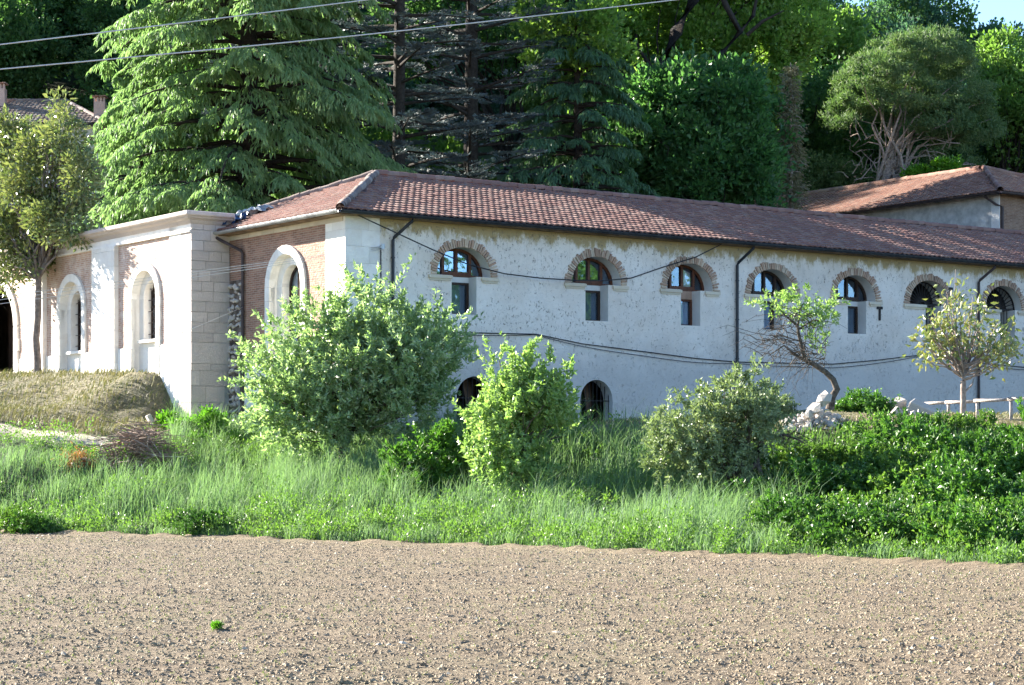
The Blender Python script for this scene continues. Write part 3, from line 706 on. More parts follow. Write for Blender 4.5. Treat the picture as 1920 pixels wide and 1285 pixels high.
# roof
zE = ez; EX, EYy = -OV, -OV
P_e0 = np.array((EX, EYy, zE)); P_a = np.array((AX, HALF, rz_)); XR = ML + .3
u1 = np.array((1., 0, 0)); v1 = unit((0, HALF + OV, rz_ - zE)); L1 = math.hypot(HALF + OV, rz_ - zE)
u2 = np.array((0, 1., 0)); v2 = unit((AX + OV, 0, rz_ - zE)); L2 = math.hypot(AX + OV, rz_ - zE)
slab(mainb, [(EX, EYy, zE), (XR, EYy, zE), (XR, HALF, rz_), (AX, HALF, rz_)], .07, M['tile'])
slab(mainb, [(EX, MW + OV, zE), (EX, EYy, zE), (AX, HALF, rz_)], .072, M['tile'])
slab(mainb, [(XR, MW + OV, zE), (EX, MW + OV, zE), (AX, HALF, rz_), (XR, HALF, rz_)], .07, M['tile'])
roof_slope(mainb, P_e0, u1, v1, lambda a, c: a > c / L1 * (AX + OV) and c < L1, int((XR - EX) / .225), int(L1 / .352) + 1, M['tile'], 1, 230, (0, 0, zE))
T2 = MW + 2 * OV
roof_slope(mainb, P_e0, u2, v2, lambda a, c: c / L2 * T2 / 2 < a < T2 - c / L2 * T2 / 2 and c < L2, int(T2 / .225), int(L2 / .352) + 1, M['tile'], 2, 60, (0, 0, zE))
ridge_line(mainb, P_e0 + (0, 0, .06), P_a + (0, 0, .08), M['tile_old'], 3, .13)
ridge_line(mainb, np.array((EX, MW + OV, zE + .06)), P_a + (0, 0, .08), M['tile_old'], 4, .12)
ridge_line(mainb, P_a + (0, 0, .07), (XR, HALF, rz_ + .07), M['tile'], 5, .13)
# eaves boards and gutters
MB().box(EX + .02, XR, EYy + .04, .0, zE - .10, zE - .075).build("soffit", M['soffit'], mainb)
MB().box(EX + .02, 0, EYy + .04, MW, zE - .104, zE - .079).build("soffit", M['soffit'], mainb)
def gutter(p, q, r, mat, parent):
    p, q = np.array(p, float), np.array(q, float); t = unit(q - p); s = np.cross(t, (0, 0, 1)); b = MB(); n = 8
    for k in range(n):
        a0, a1 = math.pi * k / n, math.pi * (k + 1) / n
        f = lambda a, rr_: -s * math.cos(a) * rr_ + np.array((0, 0, -1)) * math.sin(a) * rr_
        b.quad(p + f(a0, r), q + f(a0, r), q + f(a1, r), p + f(a1, r)); b.quad(p + f(a0, r * .85), p + f(a1, r * .85), q + f(a1, r * .85), q + f(a0, r * .85))
    b.tube([p + s * r, q + s * r], .012, 6); b.tube([p - s * r, q - s * r], .012, 6)
    L = np.linalg.norm(q - p)
    for k in range(1, int(L / 3)): c = p + t * k * 3; b.tube([c + s * r * 1.02, c + np.array((0, 0, -1)) * r * 1.04, c - s * r * 1.02], .014, 5)
    return b.build("gutter", mat, parent)
gutter((EX - .05, EYy - .07, zE - .01), (XR, EYy - .07, zE - .01), .085, M['gutter'], mainb)
gutter((EX - .07, EYy - .05, zE - .01), (EX - .07, 7.6, zE - .01), .085, M['zinc'], mainb)
def downpipe(parent, x, x_off, zt, zb, mat, fn=lambda a, d, z: (a, d, z), label=None):
    b = MB(); b.tube([fn(x + x_off, -.50, zt - .06), fn(x + x_off * .95, -.48, zt - .16), fn(x + .03, -.10, zt - .62), fn(x, -.075, zt - .70), fn(x, -.075, zb)], .048, 8)
    for q in range(5): z = zt - 1.2 - q * 1.25; (z > zb) and b.tube([fn(x, -.075, z - .02), fn(x, -.075, z + .02)], .062, 8)
    return b.build("downpipe", mat, parent, smooth=False, label=label)
downpipe(mainb, 1.53, .42, zE, EYE + 1.2 - B0, M['gutter'])
downpipe(mainb, 14.62, .36, zE, EYE + 1.3 - B0, M['gutter'])
downpipe(mainb, 25.95, .42, zE, EYE + 1.1 - B0, M['pipe'])
downpipe(mainb, 5.88, 1.0, zE, .6, M['pipe'], lambda a, d, z: (d, a, z), "brown rain pipe beside the rubble stone strip")
MB().tube([(-.10, 6.05, EYE + 3.1 - B0), (-.10, 6.05, .5)], .022, 6).build("conduit", M['zinc'], mainb)
# iron wall anchors
for x, z in ((21.1, EYE + 5.28 - B0), (24.55, EYE + 6.1 - B0)):
    MB().box(x - .13, x + .13, -.04, .01, z - .04, z + .05).box(x - .035, x + .035, -.045, .01, z - .42, z - .04).build("wall_anchor", M['iron'], mainb)
ins = MB(); ins.tube([(1.10, -.02, EYE + 6.15 - B0), (1.10, -.16, EYE + 6.15 - B0)], .03, 6); ins.tube([(1.14, -.16, EYE + 6.10 - B0), (1.14, -.16, EYE + 6.24 - B0)], .045, 8); ins.build("insulator", M['curtain'], mainb)
MB().tube([(1.14, -.04, EYE + 6.2 - B0), (1.16, -.05, EYE + 3.2 - B0)], .018, 5).build("conduit", M['cable'], mainb)
MB().tube([(-.08, -.10, wall_top - .20), (-.08, -.10, wall_top - .02)], .035, 8).build("insulator", M['curtain_white'], mainb)
# tarp and crumpled sheet tucked between the wing and the roof
def crumple(name, label, cat, c, sx, sy, h, mat, seed):
    n = 9; r = np.random.default_rng(seed); X, Y = np.meshgrid(np.linspace(-sx, sx, n), np.linspace(-sy, sy, n)); Z = r.uniform(0, h, X.shape); X = X + r.normal(0, sx * .08, X.shape)
    t = thing(name, label, cat, c, ANG); i = np.arange(n - 1)[:, None] * n + np.arange(n - 1)[None]
    me = mesh_np("sheet", np.stack([X, Y, Z], -1).reshape(-1, 3), np.stack([i, i + 1, i + n + 1, i + n], -1).reshape(-1, 4), mat); o = link("sheet", me, t)
    o.rotation_euler = (0, -.42, 0); return t
def mloc(x, y, z): p = C1 + DR * x + DL * y; return (p[0], p[1], z + B0)
crumple("tarpaulin", "dark blue tarpaulin bunched on the roof edge beside the stone wing", "tarpaulin", mloc(.15, 7.15, ez + .30), .45, .55, .22, M['tarp'], 4)
crumple("crumpled_sheet", "pale crumpled metal sheet lying on the roof tiles by the wing", "metal sheet", mloc(1.2, 7.5, ez + .75), .35, .75, .22, M['metal_sheet'], 5)

# ------------------------------------------------------------------ stone wing on the left (local x = depth, y along facade)
wing = thing("stone_wing", "blinding white stone and brick wing with tall arched windows and a flat cornice", "building", (C0[0], C0[1], B0), ANG)
ZC = EYE + 7.66 - B0; WT = ZC - .22; YL = 24.
y_w = [(3.2, 1.13), (8.75, 1.15)]
zsW = EYE + 5.25 - B0; zbW = EYE + 2.3 - B0
hl = [arc(yc, zsW, hw - .26, hw - .26, 18) + [(yc - hw + .26, zbW - .5), (yc + hw - .26, zbW - .5)] for yc, hw in y_w]
GA = 15.35; gw = 1.75; zsG = EYE + 4.9 - B0
hl.append(arc(GA, zsG, gw, 1.55, 16) + [(GA - gw, zbW - .6), (GA + gw, zbW - .6)])
holes_wall([(0, -.6), (YL, -.6), (YL, WT), (0, WT)], hl, LS, M['brick_faded'], "facade", wing)
A_ = None
arched_window(wing, 3.2, zsW, zbW - .5, 1.13, EYE + 3.93 - B0, .22, .48, M['curtain_white'], "arched window nearest the corner pillar, pale blind behind the glass", True)
arched_window(wing, 8.75, zsW, zbW - .5, 1.15, EYE + 3.80 - B0, .22, .48, None, "dark arched window behind the leafy magnolia's shadow", True)
# gateway arch
gt = MB(); O = arc(GA, zsG, gw + .32, 1.87, 15); I = arc(GA, zsG, gw, 1.55, 15)
gate = MB().box(1.2, 1.26, GA - gw, GA + gw, 0, zsG + 1.6).build("gateway", M['frame_dark'], wing, label="dark open gateway arch at the left edge")
for k in range(15):
    b = MB(); band(b, [I[k], (I[k + 1][0] * .99 + I[k][0] * .01, I[k + 1][1] * .99 + I[k][1] * .01)], [O[k], (O[k + 1][0] * .99 + O[k][0] * .01, O[k + 1][1] * .99 + O[k][1] * .01)], LS, -.075, .4); b.build("voussoir", M['white_stone'], gate)
for sgn in (-1, 1):
    z = zbW - .5; q = 0
    while z < zsG - .05:
        z2 = min(z + .44, zsG); w_ = .42 if q % 2 else .32; a, c = sorted((GA + sgn * gw, GA + sgn * (gw + w_))); MB().box(-.075, .4, a, c, z, z2 - .008).build("jamb_stone", M['white_stone'], gate); z = z2; q += 1
# plinth, frieze, pilasters
segs = [(1.44, 2.05), (4.35, 5.12), (6.9, 7.58), (9.92, 10.8), (12.15, 13.1), (17.6, YL)]
for y0, y1 in segs:
    MB().box(-.05, .02, y0, y1, -.6, EYE + 3.7 - B0).build("plinth", M['white_stone'], wing)
MB().box(-.045, .02, 0, YL, EYE + 7.12 - B0, WT).build("frieze", M['white_stone'], wing)
MB().box(-.10, .02, .0, YL, EYE + 7.05 - B0, EYE + 7.12 - B0).build("moulding", M['white_stone'], wing)
for y0, y1, pr in ((5.14, 6.86, .16), (10.84, 12.1, .16), (18.0, 19.4, .16)):
    z = -.6; q = 0
    while z < EYE + 7.04 - B0:
        z2 = min(z + .52, EYE + 7.045 - B0); cuts = [y0, y1] if q % 3 else [y0, (y0 + y1) / 2 + .1, y1]
        for a, c in zip(cuts[:-1], cuts[1:]): MB().box(-pr, .02, a, c - .006, z, z2 - .006).build("pilaster_stone", M['white_stone'], wing)
        z = z2; q += 1
# cornice
b = MB(); prof = [(.0, -.22), (.08, -.19), (.16, -.10), (.26, -.05), (.30, .0), (.36, .02), (.38, .05), (.38, .14), (.33, .16)]
def P3(o, z, y): return (-o, y, ZC - .16 + z)
for (o0, z0), (o1, z1) in zip(prof[:-1], prof[1:]):
    b.quad(P3(o0, z0, -o0), P3(o0, z0, YL), P3(o1, z1, YL), P3(o1, z1, -o1))
    b.quad((-o0, -o0, ZC - .16 + z0), (1.27, -o0, ZC - .16 + z0), (1.27, -o1, ZC - .16 + z1), (-o1, -o1, ZC - .16 + z1))
b.quad((-.33, -.33, ZC), (1.27, -.33, ZC), (1.27, YL, ZC + .002), (-.33, YL, ZC + .002))
b.quad((1.27, 3.8, ZC), (7, 3.8, ZC), (7, YL, ZC), (1.27, YL, ZC))
b.quad((1.27, -.36, WT), (1.27, 3.8, WT), (1.27, 3.8, ZC), (1.27, -.33, ZC))
b.build("cornice", M['pillar_stone'], wing)
shb = MB(); shb.quad((1.27, 0, -.6), (1.27, 3.8, -.6), (1.27, 3.8, WT), (1.27, 0, WT)); shb.quad((1.27, 3.8, -.6), (7, 3.8, -.6), (7, 3.8, ZC), (1.27, 3.8, ZC))
shb.quad((7, 3.8, -.6), (7, YL, -.6), (7, YL, ZC), (7, 3.8, ZC)); shb.quad((0, YL, -.6), (7, YL, -.6), (7, YL, ZC), (0, YL, ZC)); shb.quad((.01, 0, -.6), (1.27, 0, -.6), (1.27, 0, WT), (.01, 0, WT))
shb.build("rear_wall", M['wall_grey'], wing)
inb = MB(); inb.quad((2.5, 12.6, 0), (2.5, YL, 0), (2.5, YL, WT), (2.5, 12.6, WT)); inb.quad((.1, 12.9, 0), (2.5, 12.9, 0), (2.5, 12.9, WT), (.1, 12.9, WT)); inb.quad((1.1, .4, 0), (1.1, 12.6, 0), (1.1, 12.6, WT), (1.1, .4, WT))
inb.build("inner_wall", M['interior'], wing)
# corner pillar, courses read from the photograph
ys_ = [410, 431, 451, 470, 489, 506.5, 527.5, 546, 565, 585, 604, 624, 642, 682, 695, 724, 755, 790, 822, 850]
PZ = [EYE + (870 - y) / F * 64.8 - B0 for y in ys_]
rp = random.Random(3)
for k, (za, zb_) in enumerate(zip(PZ[:-1], PZ[1:])):
    g = .012; x1 = (.45, .62, .38, .70)[k % 4]
    cuts = [-.04, x1, 1.27] if k % 3 else [-.04, x1 * .8, x1 * .8 + .42, 1.27]
    if 12 <= k <= 12: cuts = [-.04, 1.29]
    if k > 13: cuts = [-.05, .25 + .2 * (k % 2), 1.2 - .1 * (k % 2)]
    for j, (a, c) in enumerate(zip(cuts[:-1], cuts[1:])):
        j_ = rp.uniform(0, .012)
        MB().box(a, c - g, -.04 - j_, .5, zb_ + g, za).build("pillar_stone", M['pillar_stone'], wing) if j else MB().box(a - j_, c - g, -.04 - j_, .62 if k % 2 else .95, zb_ + g, za).build("pillar_stone", M['pillar_stone'], wing)
    MB().box(-.045, .02, (.63 if k % 2 else .96), 1.435, zb_ + g, za).build("pillar_stone", M['white_stone'], wing)
# rubble infill at the foot of the pillar, right side
for r_ in range(9):
    for c_ in range(3):
        o = link("stone", rocks[(r_ * 3 + c_) % 6], wing, (1.1 + c_ * .17 + rp.uniform(-.03, .03), -.03, .0 + r_ * .2 + rp.uniform(-.03, .03)), (rp.uniform(0, 6), rp.uniform(-.4, .4), rp.uniform(0, 6))); s = rp.uniform(.09, .13); o.scale = (s, s * .7, s)
MB().box(.35, .55, -.02, 0, EYE + 2.2 - B0, EYE + 2.35 - B0).build("ledge_stone", M['pillar_stone'], wing)

# ------------------------------------------------------------------ wing behind on the right
C2 = np.array((21.7, 95., 0)); B2 = 3.0
bb = thing("rear_wing_building", "grey rendered wing with an orange tiled hipped roof behind the long roof", "building", (C2[0], C2[1], B2), ANG)
e2 = EYE + 12.05 - B2; r2 = EYE + 14.1 - B2; H2 = 5.0; A2_ = 5.37; L2_ = 30.
b = MB(); b.quad((0, 0, 0), (0, L2_, 0), (0, L2_, e2), (0, 0, e2)); b.build("side_wall", M['wall_grey'], bb)
aw = arc(3.6, e2 - 2.9, .8, .8, 14) + [(2.8, 4.), (4.4, 4.)]
holes_wall([(0, 0), (10, 0), (10, e2), (0, e2)], [aw], LW, M['brick_dark'], "end_wall", bb, [.4], M['wall_grey'])
MB().quad((2.7, .35, 3.9), (4.5, .35, 3.9), (4.5, .35, e2 - 2), (2.7, .35, e2 - 2)).build("window_blind", M['curtain'], bb)
b = MB(); band(b, arc(3.6, e2 - 2.9, .8, .8, 14), arc(3.6, e2 - 2.9, 1.05, 1.05, 14), LW, -.05, .0); b.build("arch_surround", M['white_stone'], bb)
b = MB(); b.quad((10, 0, 0), (10, L2_, 0), (10, L2_, e2), (10, 0, e2)); b.quad((0, L2_, 0), (10, L2_, 0), (10, L2_, e2), (0, L2_, e2)); b.build("rear_wall", M['wall_grey'], bb)
MB().box(-.02, .02, -.02, .45, 0, e2 - .1).build("corner_stone", M['corner'], bb)
o_ = .5; v_a = unit((H2 + o_, 0, r2 - e2)); La = math.hypot(H2 + o_, r2 - e2); v_b = unit((0, A2_ + o_, r2 - e2)); Lb = math.hypot(A2_ + o_, r2 - e2)
slab(bb, [(-o_, -o_, e2), (H2, A2_, r2), (H2, L2_ + o_, r2), (-o_, L2_ + o_, e2)], .08, M['tile_orange']); slab(bb, [(-o_, -o_, e2), (10 + o_, -o_, e2), (H2, A2_, r2)], .082, M['tile_orange'])
slab(bb, [(10 + o_, -o_, e2), (10 + o_, L2_ + o_, e2), (H2, L2_ + o_, r2), (H2, A2_, r2)], .08, M['tile_orange'])
roof_slope(bb, (-o_, -o_, e2), (0, 1, 0), v_a, lambda a, c: a > c / La * (A2_ + o_) and c < La, int((L2_ + 2 * o_) / .23), int(La / .352) + 1, M['tile_orange'], 11, 0, w=.23)
roof_slope(bb, (-o_, -o_, e2), (1, 0, 0), v_b, lambda a, c: c / Lb * 5.5 < a < 11 - c / Lb * 5.5 and c < Lb, int(11 / .23), int(Lb / .352) + 1, M['tile_orange'], 12, 0, w=.23)
ridge_line(bb, (-o_, -o_, e2 + .07), (H2, A2_, r2 + .08), M['tile_orange'], 13, .14); ridge_line(bb, (H2, L2_ + o_, r2 + .08), (H2, A2_, r2 + .08), M['tile_orange'], 14, .15); ridge_line(bb, (10 + o_, -o_, e2 + .07), (H2, A2_, r2 + .08), M['tile_orange'], 15, .14)
gutter((-o_ - .07, -o_, e2 - .02), (-o_ - .07, L2_, e2 - .02), .09, M['pipe'], bb); gutter((-o_, -o_ - .07, e2 - .02), (10 + o_, -o_ - .07, e2 - .02), .09, M['pipe'], bb)
MB().tube([(-.5, .45, e2 - .1), (-.1, .1, e2 - .5), (.12, -.08, e2 - .6), (.12, -.08, 0)], .06, 7).build("downpipe", M['pipe'], bb)
MB().tube([(-.55, 9.2, e2 - .1), (-.12, 9.2, e2 - .45), (-.1, 9.2, e2 - .6), (-.1, 9.2, 0)], .06, 7).build("downpipe", M['pipe'], bb)

# ------------------------------------------------------------------ far house on the left
hp = W(200, 232, 106); hz = gz(hp[0], hp[1]) - .3
fh = thing("hillside_house", "old house with a mossy hipped roof half hidden behind the magnolia", "house", (hp[0], hp[1], float(hz)), 0)
he = hp[2] - hz; hr = W(90, 178, 108)[2] - hz
MB().box(-16, -.4, .4, 8, 0, he).build("wall", M['wall_grey'], fh)
slab(fh, [(-17, 0, he), (0, 0, he), (-2.9, 4.2, hr), (-17, 4.2, hr)], .12, M['tile_old'], "roof"); slab(fh, [(0, 0, he), (0, 8.4, he), (-2.9, 4.2, hr)], .12, M['tile_old'], "roof"); slab(fh, [(0, 8.4, he), (-17, 8.4, he), (-17, 4.2, hr), (-2.9, 4.2, hr)], .12, M['tile_old'], "roof")
vh = unit((0, 4.2, hr - he)); Lh = math.hypot(4.2, hr - he)
roof_slope(fh, (-17, 0, he), (1, 0, 0), vh, lambda a, c: a < 17 - c / Lh * 2.9 and c < Lh, 74, int(Lh / .352) + 1, M['tile_old'], 21)
ridge_line(fh, (-17, 4.2, hr + .05), (-2.9, 4.2, hr + .05), M['tile_old'], 22); ridge_line(fh, (0, 0, he + .05), (-2.9, 4.2, hr + .05), M['tile_old'], 23)
gutter((-17, -.08, he - .03), (0, -.08, he - .03), .09, M['gutter'], fh)
M['chimney'] = stone_mat("pinkish_chimney_brick", (.50, .36, .31), .4)
for x, y, zt, zb in ((-.55, 1.2, W(0, 178, 107)[2] - hz, he), (-6.1, 3.4, W(0, 152, 109)[2] - hz, hr - .6)):
    c = MB().box(x - .28, x + .28, y - .25, y + .25, zb - .2, zt - .34); 
    for dx in (-.24, -.08, .08, .24): c.box(x + dx - .04, x + dx + .04, y - .25, y - .17, zt - .34, zt - .12)
    c.box(x - .22, x + .22, y - .12, y + .2, zt - .34, zt - .12)
    ch = c.build("chimney", M['chimney'], fh)
    for q in range(4):
        k = MB(); k.box(x - .36 + q * .18, x - .20 + q * .18, y - .36, y + .36, zt - .118 + .02 * (q % 2), zt - .06 + .02 * (q % 2)); k.build("chimney_tile", M['tile_orange'], ch)

# ------------------------------------------------------------------ vegetation helpers
def unitv(a): return a / (np.linalg.norm(a, axis=-1, keepdims=True) + 1e-9)
def rdir(r, n): return unitv(r.normal(0, 1, (n, 3)))
def leaf_quads(P, D, L, Wd, r, fold=.25):
    """P base, D direction, L length, Wd width: folded diamond leaves"""
    n = len(P); S = unitv(np.cross(D, rdir(r, n))); N = np.cross(D, S); L = np.broadcast_to(L, (n,))[:, None]; Wd = np.broadcast_to(Wd, (n,))[:, None]
    mid = P + D * L * .45
    V = np.stack([P, mid + S * Wd * .5 + N * Wd * fold, P + D * L - N * L * .08, mid - S * Wd * .5 + N * Wd * fold], 1).reshape(-1, 3)
    return V, (np.arange(n) * 4)[:, None] + np.arange(4)[None]
def blob_points(r, blobs, n, shell=.5, up=0.):
    B = np.array(blobs, float); vol = B[:, 3] * B[:, 4] * B[:, 5]; k = r.choice(len(B), n, p=vol / vol.sum())
    d = rdir(r, n); d[:, 2] = np.where(d[:, 2] < -.2, d[:, 2] * (1 - up), d[:, 2]); rr_ = r.uniform(shell, 1, n) ** .7
    return B[k, :3] + d * B[k, 3:] * rr_[:, None], d
def clump_leaves(r, C, dout, per, rad_, L, Wd, droop=.0, up=.3, flat=1.):
    n = len(C) * per; c = np.repeat(C, per, 0); o = np.repeat(dout, per, 0)
    rad_ = np.repeat(np.broadcast_to(rad_, (len(C),)) * r.uniform(.6, 1.3, len(C)), per)
    off = r.normal(0, .5, (n, 3)); off[:, 2] *= flat; P = c + off * rad_[:, None]
    D = unitv(unitv(off) * .8 + o * .5 + rdir(r, n) * .7 + np.array([0, 0, up - droop]))
    return leaf_quads(P, D, L * r.uniform(.6, 1.25, n), Wd * r.uniform(.7, 1.2, n), r)
def shoot_leaves(r, C, dout, per, Ls, L, Wd, up=.4, spread=.8):
    """leafy shoots: leaves set along a short rising twig at every point C"""
    n = len(C); d = unitv(dout * .7 + rdir(r, n) * .45 + np.array([0, 0, up])); ls = Ls * r.uniform(.4, 1.0, n) * np.where(r.random(n) < .12, 1.9, 1.)
    t = np.tile((np.arange(per) + .5) / per, n); dd = np.repeat(d, per, 0); m = n * per
    P = np.repeat(C, per, 0) + dd * (np.repeat(ls, per) * t)[:, None] + r.normal(0, .02, (m, 3)) - np.array([0, 0, 1.]) * (np.repeat(ls, per) * .18 * t * t)[:, None]
    D = unitv(dd * .55 + rdir(r, m) * spread + np.array([0, 0, .1])); sz = 1.1 - .35 * t
    return leaf_quads(P, D, L * sz * r.uniform(.6, 1.25, m), Wd * sz * r.uniform(.7, 1.25, m), r)
def limb(r, a, b, r0, r1, sag=.1, k=6, wob=.06):
    a, b = np.asarray(a, float), np.asarray(b, float); t = np.linspace(0, 1, k)[:, None]; L = np.linalg.norm(b - a)
    P = a + (b - a) * t + np.array([0, 0, 1]) * np.sin(t * np.pi) * sag * L + r.normal(0, wob * L * .5, (k, 3)) * np.sin(t * np.pi)
    return tube_np(P, np.linspace(r0, r1, k), 5 if r0 < .08 else 7)
def make_plant(name, label, cat, base, crown, trunk, leafmat, barkmat, group=None, parts=("crown", "trunk")):
    t = thing(name, label, cat, base, 0, group); b = np.asarray(base, float)[None]
    if crown is not None:
        V, Q = crown; link(parts[0], mesh_np(parts[0], V - b, Q, leafmat), t)
    if trunk: V, Q = merge_np(trunk); link(parts[1], mesh_np(parts[1], V - b, Q, barkmat, True), t)
    return t
def copy_tree(o, loc, rz, s, label, group=None, parent=None):
    c = o.copy(); COL.objects.link(c); c.location = loc; c.rotation_euler = (0, 0, rz); c.scale = s
    if label: c["label"] = label
    if group: c["group"] = group
    for ch in list(o.children):
        d = ch.copy(); COL.objects.link(d); d.parent = c
    return c
def Bl(px, py, Y, rx, ry, rz):                      # blob centred on a photo pixel at distance Y, radii in metres
    p = W(px, py, Y); return (p[0], p[1], p[2], rx, ry, rz)
def cedar(r, H, R, zlow, nlev, kind, zmax=None, dens=1., nb=8, ex=.62):
    """tiered cedar boughs: returns crown and wood around the origin"""
    Ps, Ds, Ls = [], [], []; wood = [tube_np([(0, 0, 0), (.1, 0, H * .5), (0, .1, H * .97)], [R * .075, R * .045, .04], 9)]
    for i in range(nlev):
        z = zlow + (H - zlow) * (i / nlev) ** 1.05; f = (z - zlow) / (H - zlow)
        if zmax and z > zmax: dn = .5 * dens
        else: dn = dens
        for k in range(nb):
            a = (k + r.uniform(-.3, .3) + i * .37) * 2 * np.pi / nb; rr_ = R * (1 - f) ** ex * r.uniform(.55, 1.15); zz = z + r.uniform(-.6, .6)
            u = np.array([np.cos(a), np.sin(a), 0]); lat = np.array([-np.sin(a), np.cos(a), 0])
            rise = r.uniform(.06, .2); dr = r.uniform(.22, .55) if kind == 'deodar' else r.uniform(-.02, .10)
            path = lambda s: u * (rr_ * s)[:, None] + np.array([0, 0, 1]) * (zz + rr_ * (rise * s - dr * s ** 2.4))[:, None]
            s = np.linspace(0, .93, 6); wood.append(tube_np(path(s), np.linspace(.05 + rr_ * .012, .015, 6), 5))
            # side sprays: each is a small arched plume
            ns = int((5 + rr_ * 2.3)); ss = r.uniform(.22, 1, ns) ** .8; sg = np.where(np.arange(ns) % 2 == 0, 1, -1)
            b0 = path(ss); ln = (.34 * rr_ + .35) * np.sqrt(np.clip(1.12 - ss, .05, 1)) * r.uniform(.6, 1.1, ns)
            dv = unitv(u[None] * r.uniform(.5, 1., (ns, 1)) + lat[None] * sg[:, None] * r.uniform(.35, .9, (ns, 1)))
            m = int((31 if kind == 'deodar' else 42) * dn); t = r.random((ns, m)) ** .8
            q = (r.random((ns, m)) - .5) * .5 * np.sin(np.pi * np.clip(t, .08, .98)) ** .7
            side = np.cross(dv, [0, 0, 1.])
            drop = (.05 * t - .62 * t ** 2.2) if kind == 'deodar' else (.12 * t - .06 * t ** 2)
            P = b0[:, None] + dv[:, None] * (ln[:, None] * t)[..., None] + side[:, None] * (q * ln[:, None])[..., None] + np.array([0, 0, 1.]) * (drop * ln[:, None] - np.abs(q) * ln[:, None] * (.5 if kind == 'deodar' else .05))[..., None]
            if kind == 'deodar':
                D = dv[:, None] * .4 + side[:, None] * np.sign(q)[..., None] * .3 + np.array([0, 0, -1.]) * (.45 + t)[..., None]
                lf = .30
            else:
                D = dv[:, None] * .8 + side[:, None] * np.sign(q)[..., None] * .6 + np.array([0, 0, .35]); lf = .17
            D = D + r.normal(0, .22, D.shape); Ps.append(P.reshape(-1, 3)); Ds.append(unitv(D.reshape(-1, 3))); Ls.append(np.full(P.shape[0] * m, lf) * r.uniform(.6, 1.3, P.shape[0] * m))
    P, D, Lf = np.concatenate(Ps), np.concatenate(Ds), np.concatenate(Ls)
    return leaf_quads(P, D, Lf, Lf * (.28 if kind == 'deodar' else .22), r, .15), wood

LM = {}
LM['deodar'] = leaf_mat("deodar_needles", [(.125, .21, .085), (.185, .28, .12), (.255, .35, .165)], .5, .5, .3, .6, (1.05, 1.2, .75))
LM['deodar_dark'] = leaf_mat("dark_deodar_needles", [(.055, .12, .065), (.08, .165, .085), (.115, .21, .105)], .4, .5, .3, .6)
LM['atlas'] = leaf_mat("blue_cedar_needles", [(.05, .075, .08), (.09, .12, .125), (.15, .19, .19)], .12, .5, .4, .6, (.9, 1.1, 1.))
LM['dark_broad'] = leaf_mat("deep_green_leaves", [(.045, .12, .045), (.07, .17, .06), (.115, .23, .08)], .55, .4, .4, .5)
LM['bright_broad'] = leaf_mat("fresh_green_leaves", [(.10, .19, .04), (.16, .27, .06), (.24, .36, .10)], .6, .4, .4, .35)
LM['pine'] = leaf_mat("stone_pine_needles", [(.06, .12, .045), (.105, .175, .07), (.19, .25, .115)], .35, .55, .3, .5)
LM['hill_a'] = leaf_mat("hill_leaves_a", [(.045, .105, .038), (.07, .15, .05), (.11, .21, .07)], .5, .5, .3, .15)
LM['hill_b'] = leaf_mat("hill_leaves_b", [(.08, .16, .035), (.12, .22, .05), (.18, .28, .08)], .5, .5, .3, .15)
LM['hill_c'] = leaf_mat("hill_leaves_c", [(.05, .115, .085), (.07, .15, .105), (.11, .21, .12)], .5, .5, .3, .15)
LM['silver'] = leaf_mat("silvery_leaves", [(.14, .22, .09), (.24, .35, .17), (.48, .56, .42)], .42, .35, .5, .7)
LM['lime'] = leaf_mat("lime_leaves", [(.14, .24, .065), (.22, .34, .11), (.40, .50, .26)], .42, .4, .45, .8)
LM['olive'] = leaf_mat("magnolia_leaves", [(.05, .085, .025), (.11, .155, .055), (.26, .28, .12), (.14, .19, .07)], .25, .28, .6, 1.2)
LM['magnolia'] = leaf_mat("young_magnolia_leaves", [(.09, .14, .035), (.18, .24, .08), (.32, .32, .12), (.26, .22, .08)], .2, .35, .5, 2.)
LM['shrub'] = leaf_mat("shrub_leaves", [(.04, .11, .016), (.075, .18, .028), (.13, .26, .05)], .35, .4, .4, .8)
LM['hedge'] = leaf_mat("hedge_leaves", [(.028, .08, .014), (.05, .13, .022), (.09, .19, .035)], .3, .4, .4, .9)
LM['apple'] = leaf_mat("grey_green_leaves", [(.11, .155, .07), (.19, .25, .125), (.35, .40, .26)], .28, .4, .4, .9)
LM['vivid'] = leaf_mat("vivid_shrub_leaves", [(.06, .17, .012), (.10, .25, .02), (.15, .32, .035)], .42, .35, .45, 1.2)
LM['dead'] = leaf_mat("withered_needles", [(.16, .15, .09), (.22, .20, .13), (.13, .16, .09)], .25, .7, .2, 1.)

R = np.random.default_rng
# ------------------------------------------------------------------ big trees behind the buildings
r = R(1)
def plant_at(px, Y, dz=0): x = (px - 960) / F * Y; return (x, Y, float(gz(x, Y)) + dz)
b = plant_at(462, 84, -.2); cr, wd = cedar(r, 32, 6.9, 5.0, 38, 'deodar', 18, 1.25, 10, .42)
cr = (cr[0] + b, cr[1]); wd = [(v + b, q) for v, q in wd]
make_plant("cedar_tree", "huge bright green weeping cedar filling the upper left behind the wing", "tree", b, cr, wd, LM['deodar'], M['bark_dark'])
b = plant_at(262, 87, -.2); cr, wd = cedar(r, 14.5, 4.3, 2.0, 18, 'deodar', None, .8, 8); cr = (cr[0] + b, cr[1]); wd = [(v + b, q) for v, q in wd]
make_plant("cedar_tree", "smaller weeping cedar rising beside the huge one, next to the white chimney", "tree", b, cr, wd, LM['deodar'], M['bark_dark'])
b = plant_at(880, 92, -.2); cr, wd = cedar(r, 34, 5.8, 4.0, 23, 'atlas', 22, 1.35, 8); cr = (cr[0] + b, cr[1]); wd = [(v + b, q) for v, q in wd]
